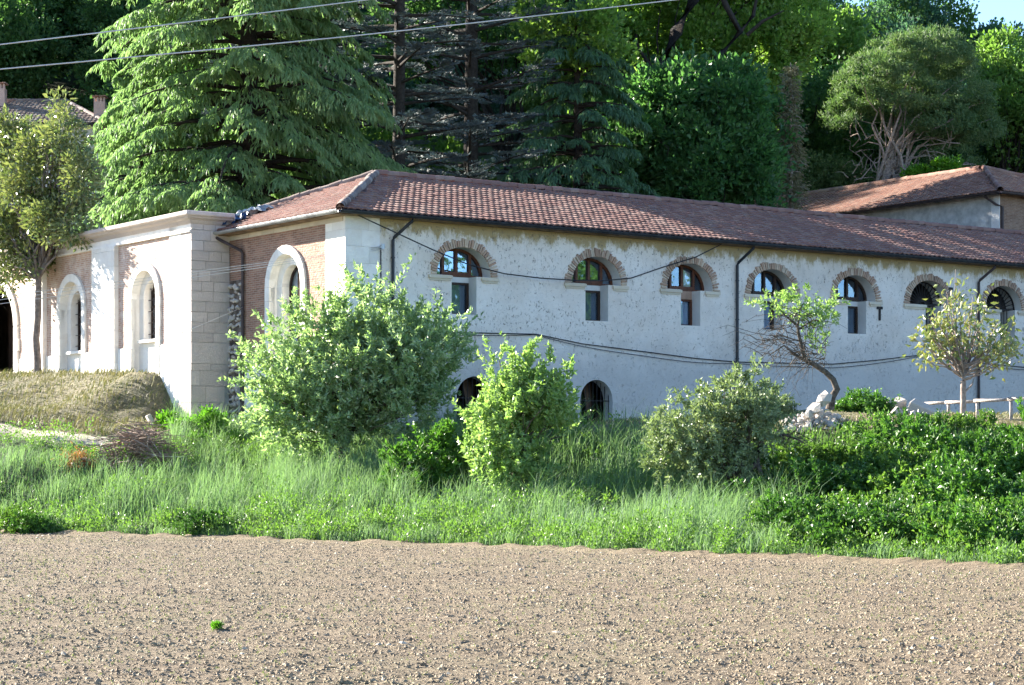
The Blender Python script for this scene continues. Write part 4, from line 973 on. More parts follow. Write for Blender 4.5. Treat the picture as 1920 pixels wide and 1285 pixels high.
make_plant("blue_cedar_tree", "dark bluish cedar with flat tiers behind the middle of the roof ridge", "tree", b, cr, wd, LM['atlas'], M['bark_dark'])
b = plant_at(745, 88.5, -.2); cr, wd = cedar(r, 34, 4.8, 6.0, 21, 'atlas', 22, 1.3, 8); cr = (cr[0] + b, cr[1]); wd = [(v + b, q) for v, q in wd]
make_plant("blue_cedar_tree", "bluish cedar squeezed between the bright weeping cedar and its dark twin", "tree", b, cr, wd, LM['atlas'], M['bark_dark'])
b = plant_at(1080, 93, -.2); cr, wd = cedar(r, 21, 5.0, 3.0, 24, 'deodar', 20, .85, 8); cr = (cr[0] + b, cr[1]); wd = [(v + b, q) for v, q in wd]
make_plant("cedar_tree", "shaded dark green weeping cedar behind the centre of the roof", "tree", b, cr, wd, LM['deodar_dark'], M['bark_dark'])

def broadleaf(name, label, cat, base, blobs, ncl, per, crad, L, Wd, lm, bm, seed, trunk_r=.2, fork=.35, nl=14, shell=.45, droop=0., up=.3, flat=1., group=None, lean=None, extra=None, shoot=0):
    r = R(seed)
    if shoot:
        A_b = np.array(blobs, float); C, d = blob_points(r, blobs, 16, .98); blobs = list(blobs) + [(c[0], c[1], c[2], q, q, q * 1.1) for c, q in zip(C, r.uniform(.18, .42, 16) * min(1, A_b[:, 3].max()))]
    C, d = blob_points(r, blobs, ncl, shell); C[:, 2] = np.maximum(C[:, 2], base[2] + .15)
    cr = shoot_leaves(r, C, d, per, shoot, L, Wd, up) if shoot else clump_leaves(r, C, d, per, crad, L, Wd, droop, up, flat)
    b = np.array(base, float); top = np.array(blobs, float)[:, :3].mean(0); fk = b + (top - b) * fork + (np.array(lean) if lean is not None else 0)
    wd = [limb(r, b - (0, 0, .2), fk, trunk_r, trunk_r * .7, 0, 6, .04)]
    for k in r.choice(len(C), min(nl, len(C)), replace=False):
        wd.append(limb(r, fk, C[k], trunk_r * .42, .012, .08, 7, .12))
    for k in r.choice(len(C), min(nl * 3, len(C)), replace=False):
        q = C[r.integers(len(C))] ; a = fk + (C[k] - fk) * r.uniform(.45, .7); wd.append(limb(r, a, C[k], trunk_r * .14, .006, .05, 5, .12))
    if extra: wd += extra
    return make_plant(name, label, cat, base, cr, wd, lm, bm, group)

# dense deep green tree and the bright canopy above it
b = plant_at(1330, 97)
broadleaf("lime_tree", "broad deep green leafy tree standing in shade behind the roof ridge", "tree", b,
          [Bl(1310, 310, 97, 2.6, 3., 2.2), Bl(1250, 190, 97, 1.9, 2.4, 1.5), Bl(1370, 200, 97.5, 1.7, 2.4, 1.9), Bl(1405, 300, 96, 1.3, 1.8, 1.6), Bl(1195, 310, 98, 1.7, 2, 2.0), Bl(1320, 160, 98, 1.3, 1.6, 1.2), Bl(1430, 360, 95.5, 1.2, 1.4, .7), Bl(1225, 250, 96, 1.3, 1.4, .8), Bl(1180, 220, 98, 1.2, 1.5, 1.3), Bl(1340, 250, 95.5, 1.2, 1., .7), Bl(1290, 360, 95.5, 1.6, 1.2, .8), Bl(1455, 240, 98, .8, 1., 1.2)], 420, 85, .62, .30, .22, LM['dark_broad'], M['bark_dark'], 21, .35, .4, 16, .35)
b = plant_at(1255, 106); rx = R(5)
exw = [tube_np([W(1225, 260, 103), W(1236, 130, 103), W(1268, 60, 103), W(1300, 0, 103), W(1325, -80, 103)], [.42, .38, .32, .28, .2], 9),
       tube_np([W(1320, 190, 103), W(1345, 110, 103), W(1388, 60, 103), W(1362, 12, 103), W(1340, -40, 103)], [.22, .2, .16, .15, .1], 8),
       tube_np([W(1388, 60, 103), W(1412, 30, 103), W(1420, -10, 103)], [.12, .1, .06], 7), tube_np([W(1400, 66, 103.1), W(1430, 40, 103), W(1470, 20, 103)], [.1, .08, .03], 7)]
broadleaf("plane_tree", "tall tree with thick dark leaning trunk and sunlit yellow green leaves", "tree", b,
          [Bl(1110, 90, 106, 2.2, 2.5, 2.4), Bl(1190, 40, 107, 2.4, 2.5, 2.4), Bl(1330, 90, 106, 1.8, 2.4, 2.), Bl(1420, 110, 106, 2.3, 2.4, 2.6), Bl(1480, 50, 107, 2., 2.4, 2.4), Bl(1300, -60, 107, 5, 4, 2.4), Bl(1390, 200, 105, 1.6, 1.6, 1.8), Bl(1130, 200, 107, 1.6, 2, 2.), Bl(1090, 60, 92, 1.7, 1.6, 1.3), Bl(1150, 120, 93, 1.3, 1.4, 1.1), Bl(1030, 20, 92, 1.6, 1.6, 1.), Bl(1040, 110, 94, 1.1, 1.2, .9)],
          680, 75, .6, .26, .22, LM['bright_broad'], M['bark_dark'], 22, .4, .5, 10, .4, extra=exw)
b = plant_at(1010, 104)
broadleaf("leafy_tree", "dark leafy tree showing between the bluish cedar and the sunlit canopy", "tree", b, [Bl(1010, 60, 104, 3, 3, 3), Bl(880, 20, 105, 3, 3, 2.5), Bl(780, 30, 106, 2.4, 3, 3)], 260, 70, .7, .26, .18, LM['hill_a'], M['bark_dark'], 23, .3, .5)
# withered thin conifer
b = plant_at(1482, 98); r = R(31); P = []; D = []
for z in np.linspace(2.5, 14.5, 46):
    for k in range(7):
        a = r.uniform(0, 6.28); ln = (.35 + 1.35 * (1 - z / 15)) * r.uniform(.5, 1.1); u = np.array([np.cos(a), np.sin(a), -.15]); n = 26
        t = r.random(n); P.append(np.array([0, 0, z]) + u * (t * ln)[:, None] + r.normal(0, .09, (n, 3))); D.append(unitv(u + r.normal(0, .5, (n, 3)) + (0, 0, -.3)))
P = np.concatenate(P) + b; D = np.concatenate(D); wd = [tube_np(np.array([(0, 0, -.2), (.05, 0, 7), (0, 0, 14.8)]) + b, [.16, .1, .02], 7)]
for k in range(60): z = r.uniform(1, 13.5); a = r.uniform(0, 6.28); ln = (.4 + 1.4 * (1 - z / 15)); wd.append(tube_np(np.array([(0, 0, z), (np.cos(a) * ln * .6, np.sin(a) * ln * .6, z), (np.cos(a) * ln, np.sin(a) * ln, z - .25)]) + b, [.03, .018, .006], 4))
make_plant("withered_conifer", "thin half withered brownish conifer left of the stone pine", "tree", b, leaf_quads(P, D, .2, .06, r), wd, LM['dead'], M['bark_pale'])
# stone pine: domed crown over bare limbs
b = plant_at(1640, 112); r = R(33)
blobs = [Bl(1650, 155, 112, 2.3, 3, 1.5), Bl(1740, 120, 113, 2.4, 3, 1.7), Bl(1600, 190, 111.5, 1.2, 2., 1.4), Bl(1800, 190, 113, 1.6, 2.4, 2.0), Bl(1690, 200, 112, 2.4, 3, 1.4), Bl(1760, 240, 112, 1.8, 2.4, 1.5), Bl(1820, 250, 113, 1.5, 2., 1.8), Bl(1790, 300, 113, 1.6, 1.8, 1.0), Bl(1575, 225, 111.5, .8, 1.5, 1.1), Bl(1700, 100, 113, 2.2, 2.4, 1.)]
C, d = blob_points(r, blobs, 760, .72, .7); C2_ = C; k = 85
c = np.repeat(C, k, 0); D = unitv(rdir(r, len(c)) + np.array([0, 0, .75]) + np.repeat(d, k, 0) * .35); P = c + r.normal(0, .20, (len(c), 3)) * (1, 1, .6)
cr = leaf_quads(P, D, .26 * r.uniform(.6, 1.2, len(c)), .055, r, .1)
fk = W(1668, 300, 112); wd = [tube_np([np.array(b) - (0, 0, .3), W(1655, 360, 112), fk], [.3, .27, .24], 8)]
for j in range(26):
    q = C[r.integers(len(C))]; a = fk + (np.array([r.normal(0, .35), r.normal(0, .3), r.uniform(-1.6, .6)])); wd.append(limb(r, a, q, r.uniform(.05, .10), .02, .06, 7, .07))
for j in range(70):
    a = W(r.uniform(1590, 1830), r.uniform(250, 345), 111.5 + r.uniform(-1, 1)); wd.append(limb(r, a, a + np.array([r.normal(0, 1.2), r.normal(0, .8), r.uniform(-.6, 1.5)]), .03, .006, .1, 5, .15))
make_plant("stone_pine", "rounded grey green stone pine with bare pale limbs, upper right", "tree", b, cr, wd, LM['pine'], M['bark_pale'])

# trees on the hill: six built, the rest copied in a loop
protos = []
for k, (lm, hgt, rw, nm) in enumerate([('hill_a', 9, 3.2, 'broad'), ('hill_b', 8, 2.8, 'broad'), ('hill_c', 10, 2.8, 'broad'), ('hill_a', 11, 3.6, 'broad'), ('hill_c', 8, 3.2, 'broad'), ('hill_b', 7, 2.3, 'broad')]):
    r = R(60 + k); bl = [(r.normal(0, rw * .35), r.normal(0, rw * .35), hgt * r.uniform(.3, .78), rw * r.uniform(.5, .8), rw * r.uniform(.5, .8), hgt * r.uniform(.16, .26)) for _ in range(8)]
    C, d = blob_points(r, bl, 150, .5); cr = clump_leaves(r, C, d, 95, .62, .25, .19, 0, .25)
    wd = [limb(r, (0, 0, -.5), (0, 0, hgt * .5), .2, .1, 0, 5, .05)] + [limb(r, (0, 0, hgt * r.uniform(.25, .45)), C[r.integers(150)], .07, .02, .05, 5, .1) for _ in range(9)]
    protos.append((cr, wd, LM[lm], hgt))
desc = ["dark leafy tree on the wooded hillside", "fresh green tree on the wooded hillside", "blue green tree on the wooded hillside"]
lab = [0, 1, 2, 0, 2, 1]
def where(x, Y):
    px = 960 + x / Y * F; side = ("left of the picture's edge", "above the hillside house", "behind the bright weeping cedar", "behind the bluish cedars", "above the middle of the long roof", "behind the withered conifer", "behind the stone pine", "under the gap of sky", "right of the picture's edge")[int(np.searchsorted([0, 230, 700, 1000, 1300, 1530, 1760, 1930], px))]
    return side + (", low on the slope" if Y < 126 else ", halfway up" if Y < 160 else ", high on the slope")
def hill_label(k, x, Y): return desc[lab[k]].replace("on the wooded hillside", where(x, Y))
first = [None] * 6; r = R(77); spots = []
for Y in np.arange(101, 208, 6.2):
    wdt = Y * .262 + 3
    for x in np.arange(-wdt, wdt, 5.4 + Y * .008): spots.append((x + r.uniform(-1.8, 1.8), Y + r.uniform(-2.4, 2.4)))
spots += [(-6, 112), (-9, 110), (8, 131), (2, 129), (-5, 130), (28, 122), (32, 108)]
for x, Y in spots:
    px = 960 + x / Y * F
    if 106 > Y and px < 260 and Y < 112: continue
    if px < 240 and 100 < Y < 114: continue
    if x < -20 and Y < 116: continue
    if 220 < px < 1430 and 104 < Y < 127 and x > -14: continue
    if px < 230 and Y < 116: continue
    if 1430 < px < 1980 and Y < 117: continue
    k = int(r.integers(6)) if px > 620 else int(r.choice([0, 3]))
    if px > 1480 and Y < 150: k = int(r.choice([0, 2, 4, 5]))
    z = float(gz(x, Y)); s = r.uniform(.85, 1.3)
    if px > 1740: s *= .55 if Y > 150 else .75
    if first[k] is None:
        cr, wd, lm, hg = protos[k]; t = make_plant("hillside_tree", hill_label(k, x, Y), "tree", (0, 0, 0), cr, wd, lm, M['bark_dark'], "trees covering the hillside behind"); t.location = (x, Y, z); t.rotation_euler = (0, 0, r.uniform(0, 6.28)); t.scale = (s, s, s * r.uniform(.9, 1.15)); first[k] = t
    else: copy_tree(first[k], (x, Y, z), r.uniform(0, 6.28), (s, s, s * r.uniform(.9, 1.15)), hill_label(k, x, Y))
# a few singled-out trees and shrubs at the right
broadleaf("leafy_tree", "sunlit yellow green tree at the right edge below the gap of sky", "tree", plant_at(1890, 118), [Bl(1890, 190, 118, 2.2, 2.4, 2.4), Bl(1925, 260, 118, 2, 2, 2.4), Bl(1880, 120, 119, 1.7, 2, 1.6)], 190, 60, .55, .28, .2, LM['hill_b'], M['bark_dark'], 41, .22)
broadleaf("leafy_tree", "feathery blue green tree top against the sky, upper right corner", "tree", plant_at(1870, 150), [Bl(1880, 90, 150, 2.2, 2, 1.6), Bl(1820, 110, 150, 1.6, 2, 1.5), Bl(1700, 40, 150, 3., 2, 3.)], 150, 50, .6, .3, .2, LM['hill_c'], M['bark_dark'], 42, .2)
broadleaf("young_tree", "pale fresh green tree crown just left of the stone pine's top", "tree", plant_at(1560, 122), [Bl(1560, 90, 122, 2.2, 2, 2.0), Bl(1530, 130, 122, 1.2, 1.6, 1.2)], 120, 60, .5, .28, .22, LM['hill_b'], M['bark_dark'], 43, .2)
broadleaf("shrub", "small bright green shrub peeping over the rear roof ridge", "shrub", tuple(W(1740, 345, 110)), [Bl(1775, 318, 110, .75, .6, .45), Bl(1720, 329, 110, .8, .6, .35)], 50, 50, .3, .2, .14, LM['vivid'], M['bark'], 44, .06)
broadleaf("shrub", "dull grey green shrub between the withered conifer and the rear roof", "shrub", plant_at(1530, 116), [Bl(1530, 335, 115, 2.0, 1.4, 1.2), Bl(1590, 340, 115, 1.2, 1.2, .8), Bl(1490, 350, 115, 1.2, 1, .9)], 150, 60, .42, .2, .13, LM['pine'], M['bark_dark'], 45, .1)
# trees standing out of the picture to the right and left (they shade and are mirrored in the panes)
for x, Y, s, k in ((46, 44, 1.3, 0), (55, 40, 1.2, 3), (52, 52, 1.5, 1), (62, 47, 1.4, 2), (70, 38, 1.4, 4), (33, 104, .9, 2)):
    copy_tree(first[k], (x, Y, float(gz(x, Y))), x, (s, s, s), hill_label(k, x, Y))

_bc = bpy.data.objects["blue_cedar_tree"]
copy_tree(_bc, (-8.6, 97, float(gz(-8.6, 97)) - .2), 1.1, (.92, .92, .95), "tall bluish cedar almost hidden behind the bright weeping cedar", None)
copy_tree(_bc, (-12.8, 104, float(gz(-12.8, 104)) - .2), 2.4, (.9, .9, .85), "second tall bluish cedar hidden further behind the bright weeping cedar", None)

# ------------------------------------------------------------------ nearer trees and shrubs
# magnolia in front of the stone wing
b = plant_at(70, 72.9, -.1)
_n = Bl
broadleaf("magnolia_tree", "dense olive leaved tree in front of the stone wing at the left edge", "tree", b,
          [Bl(85, 330, 72.0, 1.5, .9, 1.6), Bl(40, 440, 73.2, 1.6, .9, 1.25), Bl(125, 255, 71, .9, .8, .9), Bl(20, 280, 73.5, 1.1, .9, 1.2), Bl(110, 410, 71.2, 1.2, .8, .9), Bl(150, 340, 70.2, .65, .8, 1.), Bl(-20, 400, 74.6, 1., .9, 1.3), Bl(105, 195, 71.5, .4, .5, .45), Bl(10, 510, 73.6, .9, .7, .6), Bl(140, 430, 70.4, .5, .5, .5), Bl(60, 490, 72.4, .6, .5, .4)],
          700, 24, .32, .20, .10, LM['olive'], M['bark_magnolia'], 51, .15, .55, 30, .3, droop=.1)
# thin weeping shoot with few leaves over arched window
# big silvery bush before the corner
b = plant_at(640, 57.5, -.1)
broadleaf("willow_bush", "large silvery green bush covering the corner of the long building", "bush", b,
          [Bl(640, 710, 57.5, 1.7, 1.8, 1.5), Bl(740, 690, 57.2, 1.4, 1.6, 1.3), Bl(565, 730, 57.5, 1.1, 1.4, 1.2), Bl(680, 590, 57.5, .8, .9, .8), Bl(795, 660, 57.2, 1.05, 1.2, 1.1), Bl(740, 610, 57.2, .75, .9, .6), Bl(680, 545, 57.6, .42, .4, .42), Bl(535, 620, 57.6, .6, .7, .5), Bl(500, 670, 57.6, .55, .6, .4), Bl(600, 790, 57.2, 1.7, 1.4, .9), Bl(770, 760, 57, 1., 1.2, .9), Bl(510, 760, 57.3, .6, .8, .7), Bl(610, 600, 57.6, .8, .8, .5), Bl(850, 650, 57.3, .45, .6, .5), Bl(480, 640, 57.4, .35, .3, .15), Bl(700, 525, 57.6, .25, .3, .3), Bl(545, 585, 57.6, .22, .3, .35), Bl(735, 565, 57.5, .3, .3, .4), Bl(480, 700, 57.4, .4, .4, .3), Bl(490, 800, 57.4, .4, .4, .25), Bl(870, 690, 57.2, .25, .4, .4)],
          1450, 26, .23, .19, .08, LM['silver'], M['bark'], 52, .13, .3, 34, .35, up=.65, shoot=.85)
# lime coloured sapling
b = plant_at(955, 51.5, -.1)
def leader(px0, py0, px1, py1, Y, n, w): return [Bl(px0 + (px1 - px0) * t, py0 + (py1 - py0) * t, Y, w * (1.1 - t * .75), w, w * (1.1 - t * .6)) for t in np.linspace(0, 1, n)]
broadleaf("sapling", "fresh lime green sapling with plume like tips in front of the wall", "tree", b,
          leader(950, 780, 988, 652, 51.5, 9, .42) + leader(960, 760, 928, 690, 51.5, 6, .36) + leader(1000, 760, 1080, 690, 51.4, 8, .36) + leader(990, 730, 1035, 678, 51.6, 5, .3) +
          [Bl(950, 790, 51.5, .95, .9, .9), Bl(1010, 760, 51.3, .8, .8, .7), Bl(1040, 790, 51.3, .5, .6, .5), Bl(960, 860, 51.2, .85, .8, .6), Bl(905, 860, 51.2, .4, .6, .7), Bl(975, 900, 51, .7, .7, .5), Bl(925, 900, 51, .5, .5, .5)],
          560, 22, .20, .16, .085, LM['lime'], M['bark'], 53, .07, .3, 22, .2, up=1.1, shoot=.6)
b = plant_at(810, 53.5, -.1)
broadleaf("elder_shrub", "low rounded bright green shrub with flat white flower heads", "shrub", b,
          [Bl(810, 870, 53.5, 1., 1., .75), Bl(850, 840, 53.6, .7, .8, .5), Bl(775, 900, 53.2, .6, .7, .5), Bl(830, 920, 53, .9, .7, .4)], 420, 26, .22, .16, .08, LM['shrub'], M['bark'], 54, .06, .3, 10, .45, up=.3, shoot=.4)
t = bpy.data.objects["elder_shrub"]; rr = random.Random(4)
fm = simple("cream_flowers", (.75, .74, .62), .9, .1, 8)
for px, py in ((803, 838), (842, 857), (792, 880), (768, 868)):
    p = W(px, py, 52.6) - np.array(t.location); m = MB()
    for k in range(0): pass
    m.tube([p - np.array([0, 0, .05]), p], .012, 4)
    for k in range(22): a, q = rr.uniform(0, 6.28), rr.uniform(0, .10); x, y = p[0] + q * math.cos(a), p[1] + q * math.sin(a); z = p[2] + .03 - q * .3; m.add([(x - .014, y, z), (x, y - .014, z + .01), (x + .014, y, z), (x, y + .014, z + .012)], [(0, 1, 2, 3)])
    m.build("flower_head", fm, t)
# gnarled apple-like tree
b = plant_at(1400, 48.2, -.1); r = R(55)
ex = [tube_np([W(1398, 925, 48.2), W(1397, 890, 48.2), W(1402, 882, 48.2), W(1420, 868, 48.2), W(1424, 840, 48.2), W(1430, 822, 48.2)], [.09, .085, .08, .07, .06, .05], 7),
      tube_np([W(1420, 868, 48.2), W(1428, 892, 48.0), W(1427, 905, 48.0)], [.06, .05, .04], 6), tube_np([W(1430, 822, 48.2), W(1470, 815, 48.2), W(1500, 826, 48.0), W(1515, 836, 48.0)], [.045, .035, .02, .008], 6), tube_np([W(1430, 822, 48.2), W(1410, 770, 48.2), W(1365, 735, 48.2)], [.045, .03, .01], 6)]
for k in range(26): a = W(r.uniform(1440, 1500), r.uniform(812, 835), 48.2); ex.append(limb(r, a, a + np.array([r.uniform(-.1, .6), r.normal(0, .2), r.uniform(-.25, .35)]), .01, .003, .05, 4, .1))
broadleaf("gnarled_fruit_tree", "gnarled grey green fruit tree with twisted bare trunk on the bank", "tree", b,
          [Bl(1370, 750, 48.2, .75, .7, .5), Bl(1300, 810, 48.2, .95, .8, .55), Bl(1390, 800, 48.2, 1.0, .9, .6), Bl(1270, 860, 48.2, .7, .7, .4), Bl(1330, 860, 48.0, .8, .8, .4), Bl(1330, 720, 48.2, .3, .3, .2), Bl(1395, 785, 48.3, .6, .6, .4), Bl(1295, 750, 48.2, .35, .4, .2)],
          760, 24, .2, .13, .055, LM['apple'], M['bark'], 55, .05, .3, 16, .25, up=.35, extra=ex, shoot=.45)
b = plant_at(1480, 52.8, -.1)
broadleaf("shrub", "rounded pale green shrub left of the white stone heap", "shrub", b, [Bl(1440, 766, 52.8, .5, .6, .36), Bl(1405, 764, 52.9, .45, .5, .35), Bl(1448, 786, 52.7, .3, .4, .26)], 230, 24, .2, .12, .055, LM['apple'], M['bark'], 56, .05, .3, 8, .4, up=.4, shoot=.35)
b = plant_at(1618, 53.3, -.1)
broadleaf("shrub", "rounded green shrub just right of the leaning tree on the terrace", "shrub", b, [Bl(1615, 768, 53.3, .52, .5, .36), Bl(1640, 775, 53.3, .4, .4, .3), Bl(1592, 782, 53.3, .28, .3, .25)], 230, 24, .18, .11, .05, LM['shrub'], M['bark'], 57, .04, .3, 8, .4, up=.4, shoot=.32)
# leaning twisted tree growing out of the stones
b = W(1556, 762, 51.4); r = R(58); Yl = 51.4
tr = [tube_np([W(1556, 768, Yl), W(1560, 745, Yl), W(1569, 730, Yl), W(1562, 712, Yl), W(1548, 698, Yl), W(1525, 683, Yl), W(1508, 672, Yl), W(1503, 650, Yl), W(1497, 625, Yl), W(1496, 612, Yl)], [.11, .09, .085, .075, .065, .06, .052, .045, .038, .032], 8),
      tube_np([W(1515, 679, Yl), W(1490, 665, Yl), W(1470, 648, Yl), W(1440, 668, Yl)], [.05, .035, .025, .012], 6), tube_np([W(1496, 612, Yl), W(1470, 590, Yl), W(1450, 565, Yl)], [.035, .02, .008], 6),
      tube_np([W(1496, 612, Yl), W(1500, 580, Yl), W(1515, 555, Yl)], [.035, .02, .008], 6), tube_np([W(1497, 618, Yl), W(1525, 600, Yl), W(1565, 605, Yl)], [.025, .015, .006], 5), tube_np([W(1500, 640, Yl), W(1460, 628, Yl), W(1430, 640, Yl)], [.02, .012, .005], 5)]
for k in range(150):
    q = r.random(); a = W(*[(1500 + r.uniform(-40, 30), 600 + r.uniform(-15, 25)), (1470 + r.uniform(-40, 40), 650 + r.uniform(-20, 20)), (1525 + r.uniform(-25, 25), 670 + r.uniform(-25, 15))][int(q * 3)], Yl + r.normal(0, .25))
    tr.append(limb(r, a, a + np.array([r.normal(-.25, .5), r.normal(0, .25), r.normal(-.08, .35)]), .011, .003, .08, 5, .18))
C, d = blob_points(r, [Bl(1440, 570, Yl, .42, .4, .2), Bl(1480, 575, Yl, .55, .5, .28), Bl(1530, 585, Yl, .55, .5, .28), Bl(1560, 570, Yl, .3, .3, .22), Bl(1500, 550, Yl, .4, .4, .15), Bl(1530, 640, Yl, .3, .3, .3), Bl(1550, 600, Yl, .25, .3, .15)], 120, .2)
make_plant("leaning_tree", "thin twisted tree with lime tufts leaning left above the stone heap", "tree", tuple(b), shoot_leaves(r, C, d, 13, .26, .13, .045, .3), tr, LM['lime'], M['bark'])
# young magnolia at right
b = plant_at(1806, 53.2, -.05); r = R(59); Ym = 53.2
fk = W(1806, 715, Ym); tr = [tube_np([np.array(b), W(1806, 755, Ym), fk], [.085, .075, .07], 8), tube_np([W(1809, 735, Ym), W(1822, 722, Ym), W(1828, 705, Ym)], [.03, .02, .01], 5)]
tips = []
for k in range(64):
    px = r.uniform(1712, 1915); f = max(0, 1 - abs(px - 1803) / 115); py = r.uniform(650 - 140 * f, 690 - 40 * r.random() - 40 * f)
    if k == 0: px, py = 1792, 505
    if k == 1: px, py = 1890, 650
    if k == 2: px, py = 1735, 620
    q = W(px, py, Ym + r.normal(0, .45)); tr.append(limb(r, fk + (0, 0, r.uniform(0, .5)), q, .028, .006, -.06, 7, .05)); tips.append(q)
C = []
for q in tips:
    for s in r.uniform(.62, 1.03, 4): C.append(fk + (q - fk) * s + r.normal(0, .09, 3))
for q in ((1900, 655), (1910, 640), (1870, 680), (1745, 600), (1780, 540), (1810, 550), (1845, 560)): C.append(W(*q, Ym))
C = np.array(C); make_plant("young_magnolia", "slim young tree with sparse yellowing leaves beside the rail fence", "tree", b, clump_leaves(r, C, np.tile([0, 0, .4], (len(C), 1)), 4, .26, .19, .09, .35, .1), tr, LM['magnolia'], M['bark_pale'])

# ivy shrubs at the pillar foot
broadleaf("ivy_shrub", "bright green upright shrub against the foot of the white pillar, left one", "shrub", plant_at(320, 63.2, -.1), [Bl(318, 800, 63.2, .32, .3, .36), Bl(330, 825, 63, .35, .3, .3), Bl(345, 845, 62.6, .4, .3, .3)], 100, 42, .14, .10, .07, LM['vivid'], M['bark'], 71, .03, .3, 6, .4)
broadleaf("ivy_shrub", "bright green bushy shrub against the pillar's shaded side", "shrub", plant_at(398, 62.6, -.1), [Bl(398, 795, 62.6, .42, .35, .38), Bl(385, 825, 62.4, .5, .4, .4), Bl(420, 840, 62.2, .5, .4, .4), Bl(370, 850, 62, .5, .4, .3)], 170, 42, .16, .10, .07, LM['vivid'], M['bark'], 72, .03, .3, 6, .4)
# hedge shrubs covering the bank on the right: three built, then copied
hp_ = []
LM['hedge2'] = leaf_mat('hedge_leaves_bright', [(.06, .13, .02), (.10, .19, .035), (.16, .26, .06)], .42, .4, .4, .9)
for k in range(3):
    r = R(80 + k); bl = [(r.normal(0, .75), r.normal(0, .55), r.uniform(.3, 1.25), r.uniform(.6, .95), r.uniform(.5, .8), r.uniform(.35, .6)) for _ in range(8)]
    C, d = blob_points(r, bl, 400, .55); C[:, 2] = np.abs(C[:, 2]); hp_.append((shoot_leaves(r, C, d, 30, .42, .12, .066, .35), [limb(r, (0, 0, -.3), C[j], .03, .006, .05, 5, .1) for j in range(24)]))
hs = [(1712, 50.9, .7, 792, "tall hedge shrub in front of the tilted white block"), (1800, 51.0, .8, 800, "hedge shrub in front of the young magnolia's trunk"), (1890, 49.0, 1.0, 826, "pale lit hedge shrub on the right edge below the fence"),
      (1672, 50.0, .8, 812, "hedge shrub below the stone heap's right side"), (1560, 49.0, .65, 850, "hedge shrub between fruit tree trunk and stone heap"), (1745, 48.8, 1.15, 825, "deep hedge shrub in the middle of the right bank"), (1835, 47.6, 1.15, 850, "hedge shrub low on the right bank"),
      (1650, 48.0, 1.1, 868, "hedge shrub halfway down the right bank"), (1925, 46.4, 1.15, 870, "hedge shrub at the right edge low on the bank"), (1565, 46.6, 1.0, 890, "dark hedge shrub under the fruit tree's right branches"), (1740, 45.6, 1.1, 900, "low hedge shrub near the field in the right half"), (1850, 50.5, .7, 812, "hedge shrub beneath the rail fence posts"),
      (1480, 46.6, .8, 920, "low shrub at the foot of the gnarled fruit tree"), (1650, 43.8, 1.0, 955, "low shrub at the field edge right of the grass"), (1830, 43.0, 1., 950, "low shrub at the field edge near the right corner"), (1935, 39.4, .85, 985, "low shrub at the field edge in the right corner"), (1985, 49., 1.1, 820, "hedge shrub just beyond the right edge"), (2060, 47., 1.3, 810, "hedge shrub beyond the right edge"), (1700, 41.0, .9, 975, "low weedy shrub on the field edge below the hedge"), (1150, 52.4, .6, 845, "low shaded shrub below the clear cellar arch"), (1250, 51.6, .7, 850, "low shaded shrub left of the fruit tree"),
      (1440, 49.8, .8, 848, "shaded shrub behind the fruit tree's trunk"), (1510, 49.0, .5, 850, "small dark shrub below the white stone heap"), (1550, 43.8, .85, 960, "leafy shrub on the field edge below the fruit tree"),
      (1600, 41.7, .95, 968, "small leafy shrub at the lip of the field, left of the weedy one"), (1780, 40.6, .9, 980, "small leafy shrub at the lip of the field under the hedge"), (1870, 39.7, .85, 988, "small leafy shrub at the lip of the field near the corner"), (1500, 43.6, .8, 958, "small leafy shrub where the grass meets the hedge"), (1690, 46.9, 1., 880, "shrub in the hollow of the hedge"), (1790, 44.8, 1.1, 905, "broad shrub in the lower hedge"), (1880, 44.4, 1.1, 915, "broad shrub in the lower hedge beside the picture's right edge"),
      (20, 55.3, .55, 965, "dark low shrub at the left edge of the field margin"), (75, 54.9, .45, 972, "second dark low shrub from the left edge on the field margin"), (390, 52.6, .5, 968, "yellow green low shrub on the field margin below the brush heap")]
f3 = [None] * 3; r = R(90)
for i_, (px, Y, s, yt, lb) in enumerate(hs):
    k = i_ % 3; p = plant_at(px, Y, -.15); p = (p[0], p[1], min(p[2], W(px, yt, Y)[2] - 1.38 * s))
    if f3[k] is None: f3[k] = make_plant("hedge_shrub", lb, "shrub", (0, 0, 0), hp_[k][0], hp_[k][1], (LM['hedge'], LM['hedge2'], LM['shrub'])[k], M['bark_dark'], "overgrown hedge shrubs on the right bank"); t = f3[k]
    else: t = copy_tree(f3[k], p, 0, (1, 1, 1), lb)
    t.rotation_euler = (0, 0, r.uniform(0, 6.28)); t.location = p; t.scale = (s, s, s)

# ------------------------------------------------------------------ grass
def blades(X, Y, H, Wd, lean, r, zoff=-.03):
    n = len(X); Z = gz(X, Y) + zoff; b = np.stack([X, Y, Z], 1); a = r.uniform(0, 6.28, n); sd = np.stack([np.cos(a), np.sin(a), np.zeros(n)], 1)
    ln = np.stack([lean[0] + r.normal(0, .34, n), lean[1] + r.normal(0, .34, n), np.zeros(n)], 1)
    m = b + np.stack([ln[:, 0] * H * .35, ln[:, 1] * H * .35, H * .62], 1); t = b + np.stack([ln[:, 0] * H, ln[:, 1] * H, H * r.uniform(.8, 1., n)], 1); w = Wd[:, None] * .5
    V = np.stack([b - sd * w, b + sd * w, m + sd * w * .8, m - sd * w * .8, t], 1).reshape(-1, 3); i = (np.arange(n) * 5)[:, None]
    return V, np.concatenate([i + [0, 1, 2], i + [0, 2, 3], i + [3, 2, 4]], 0)
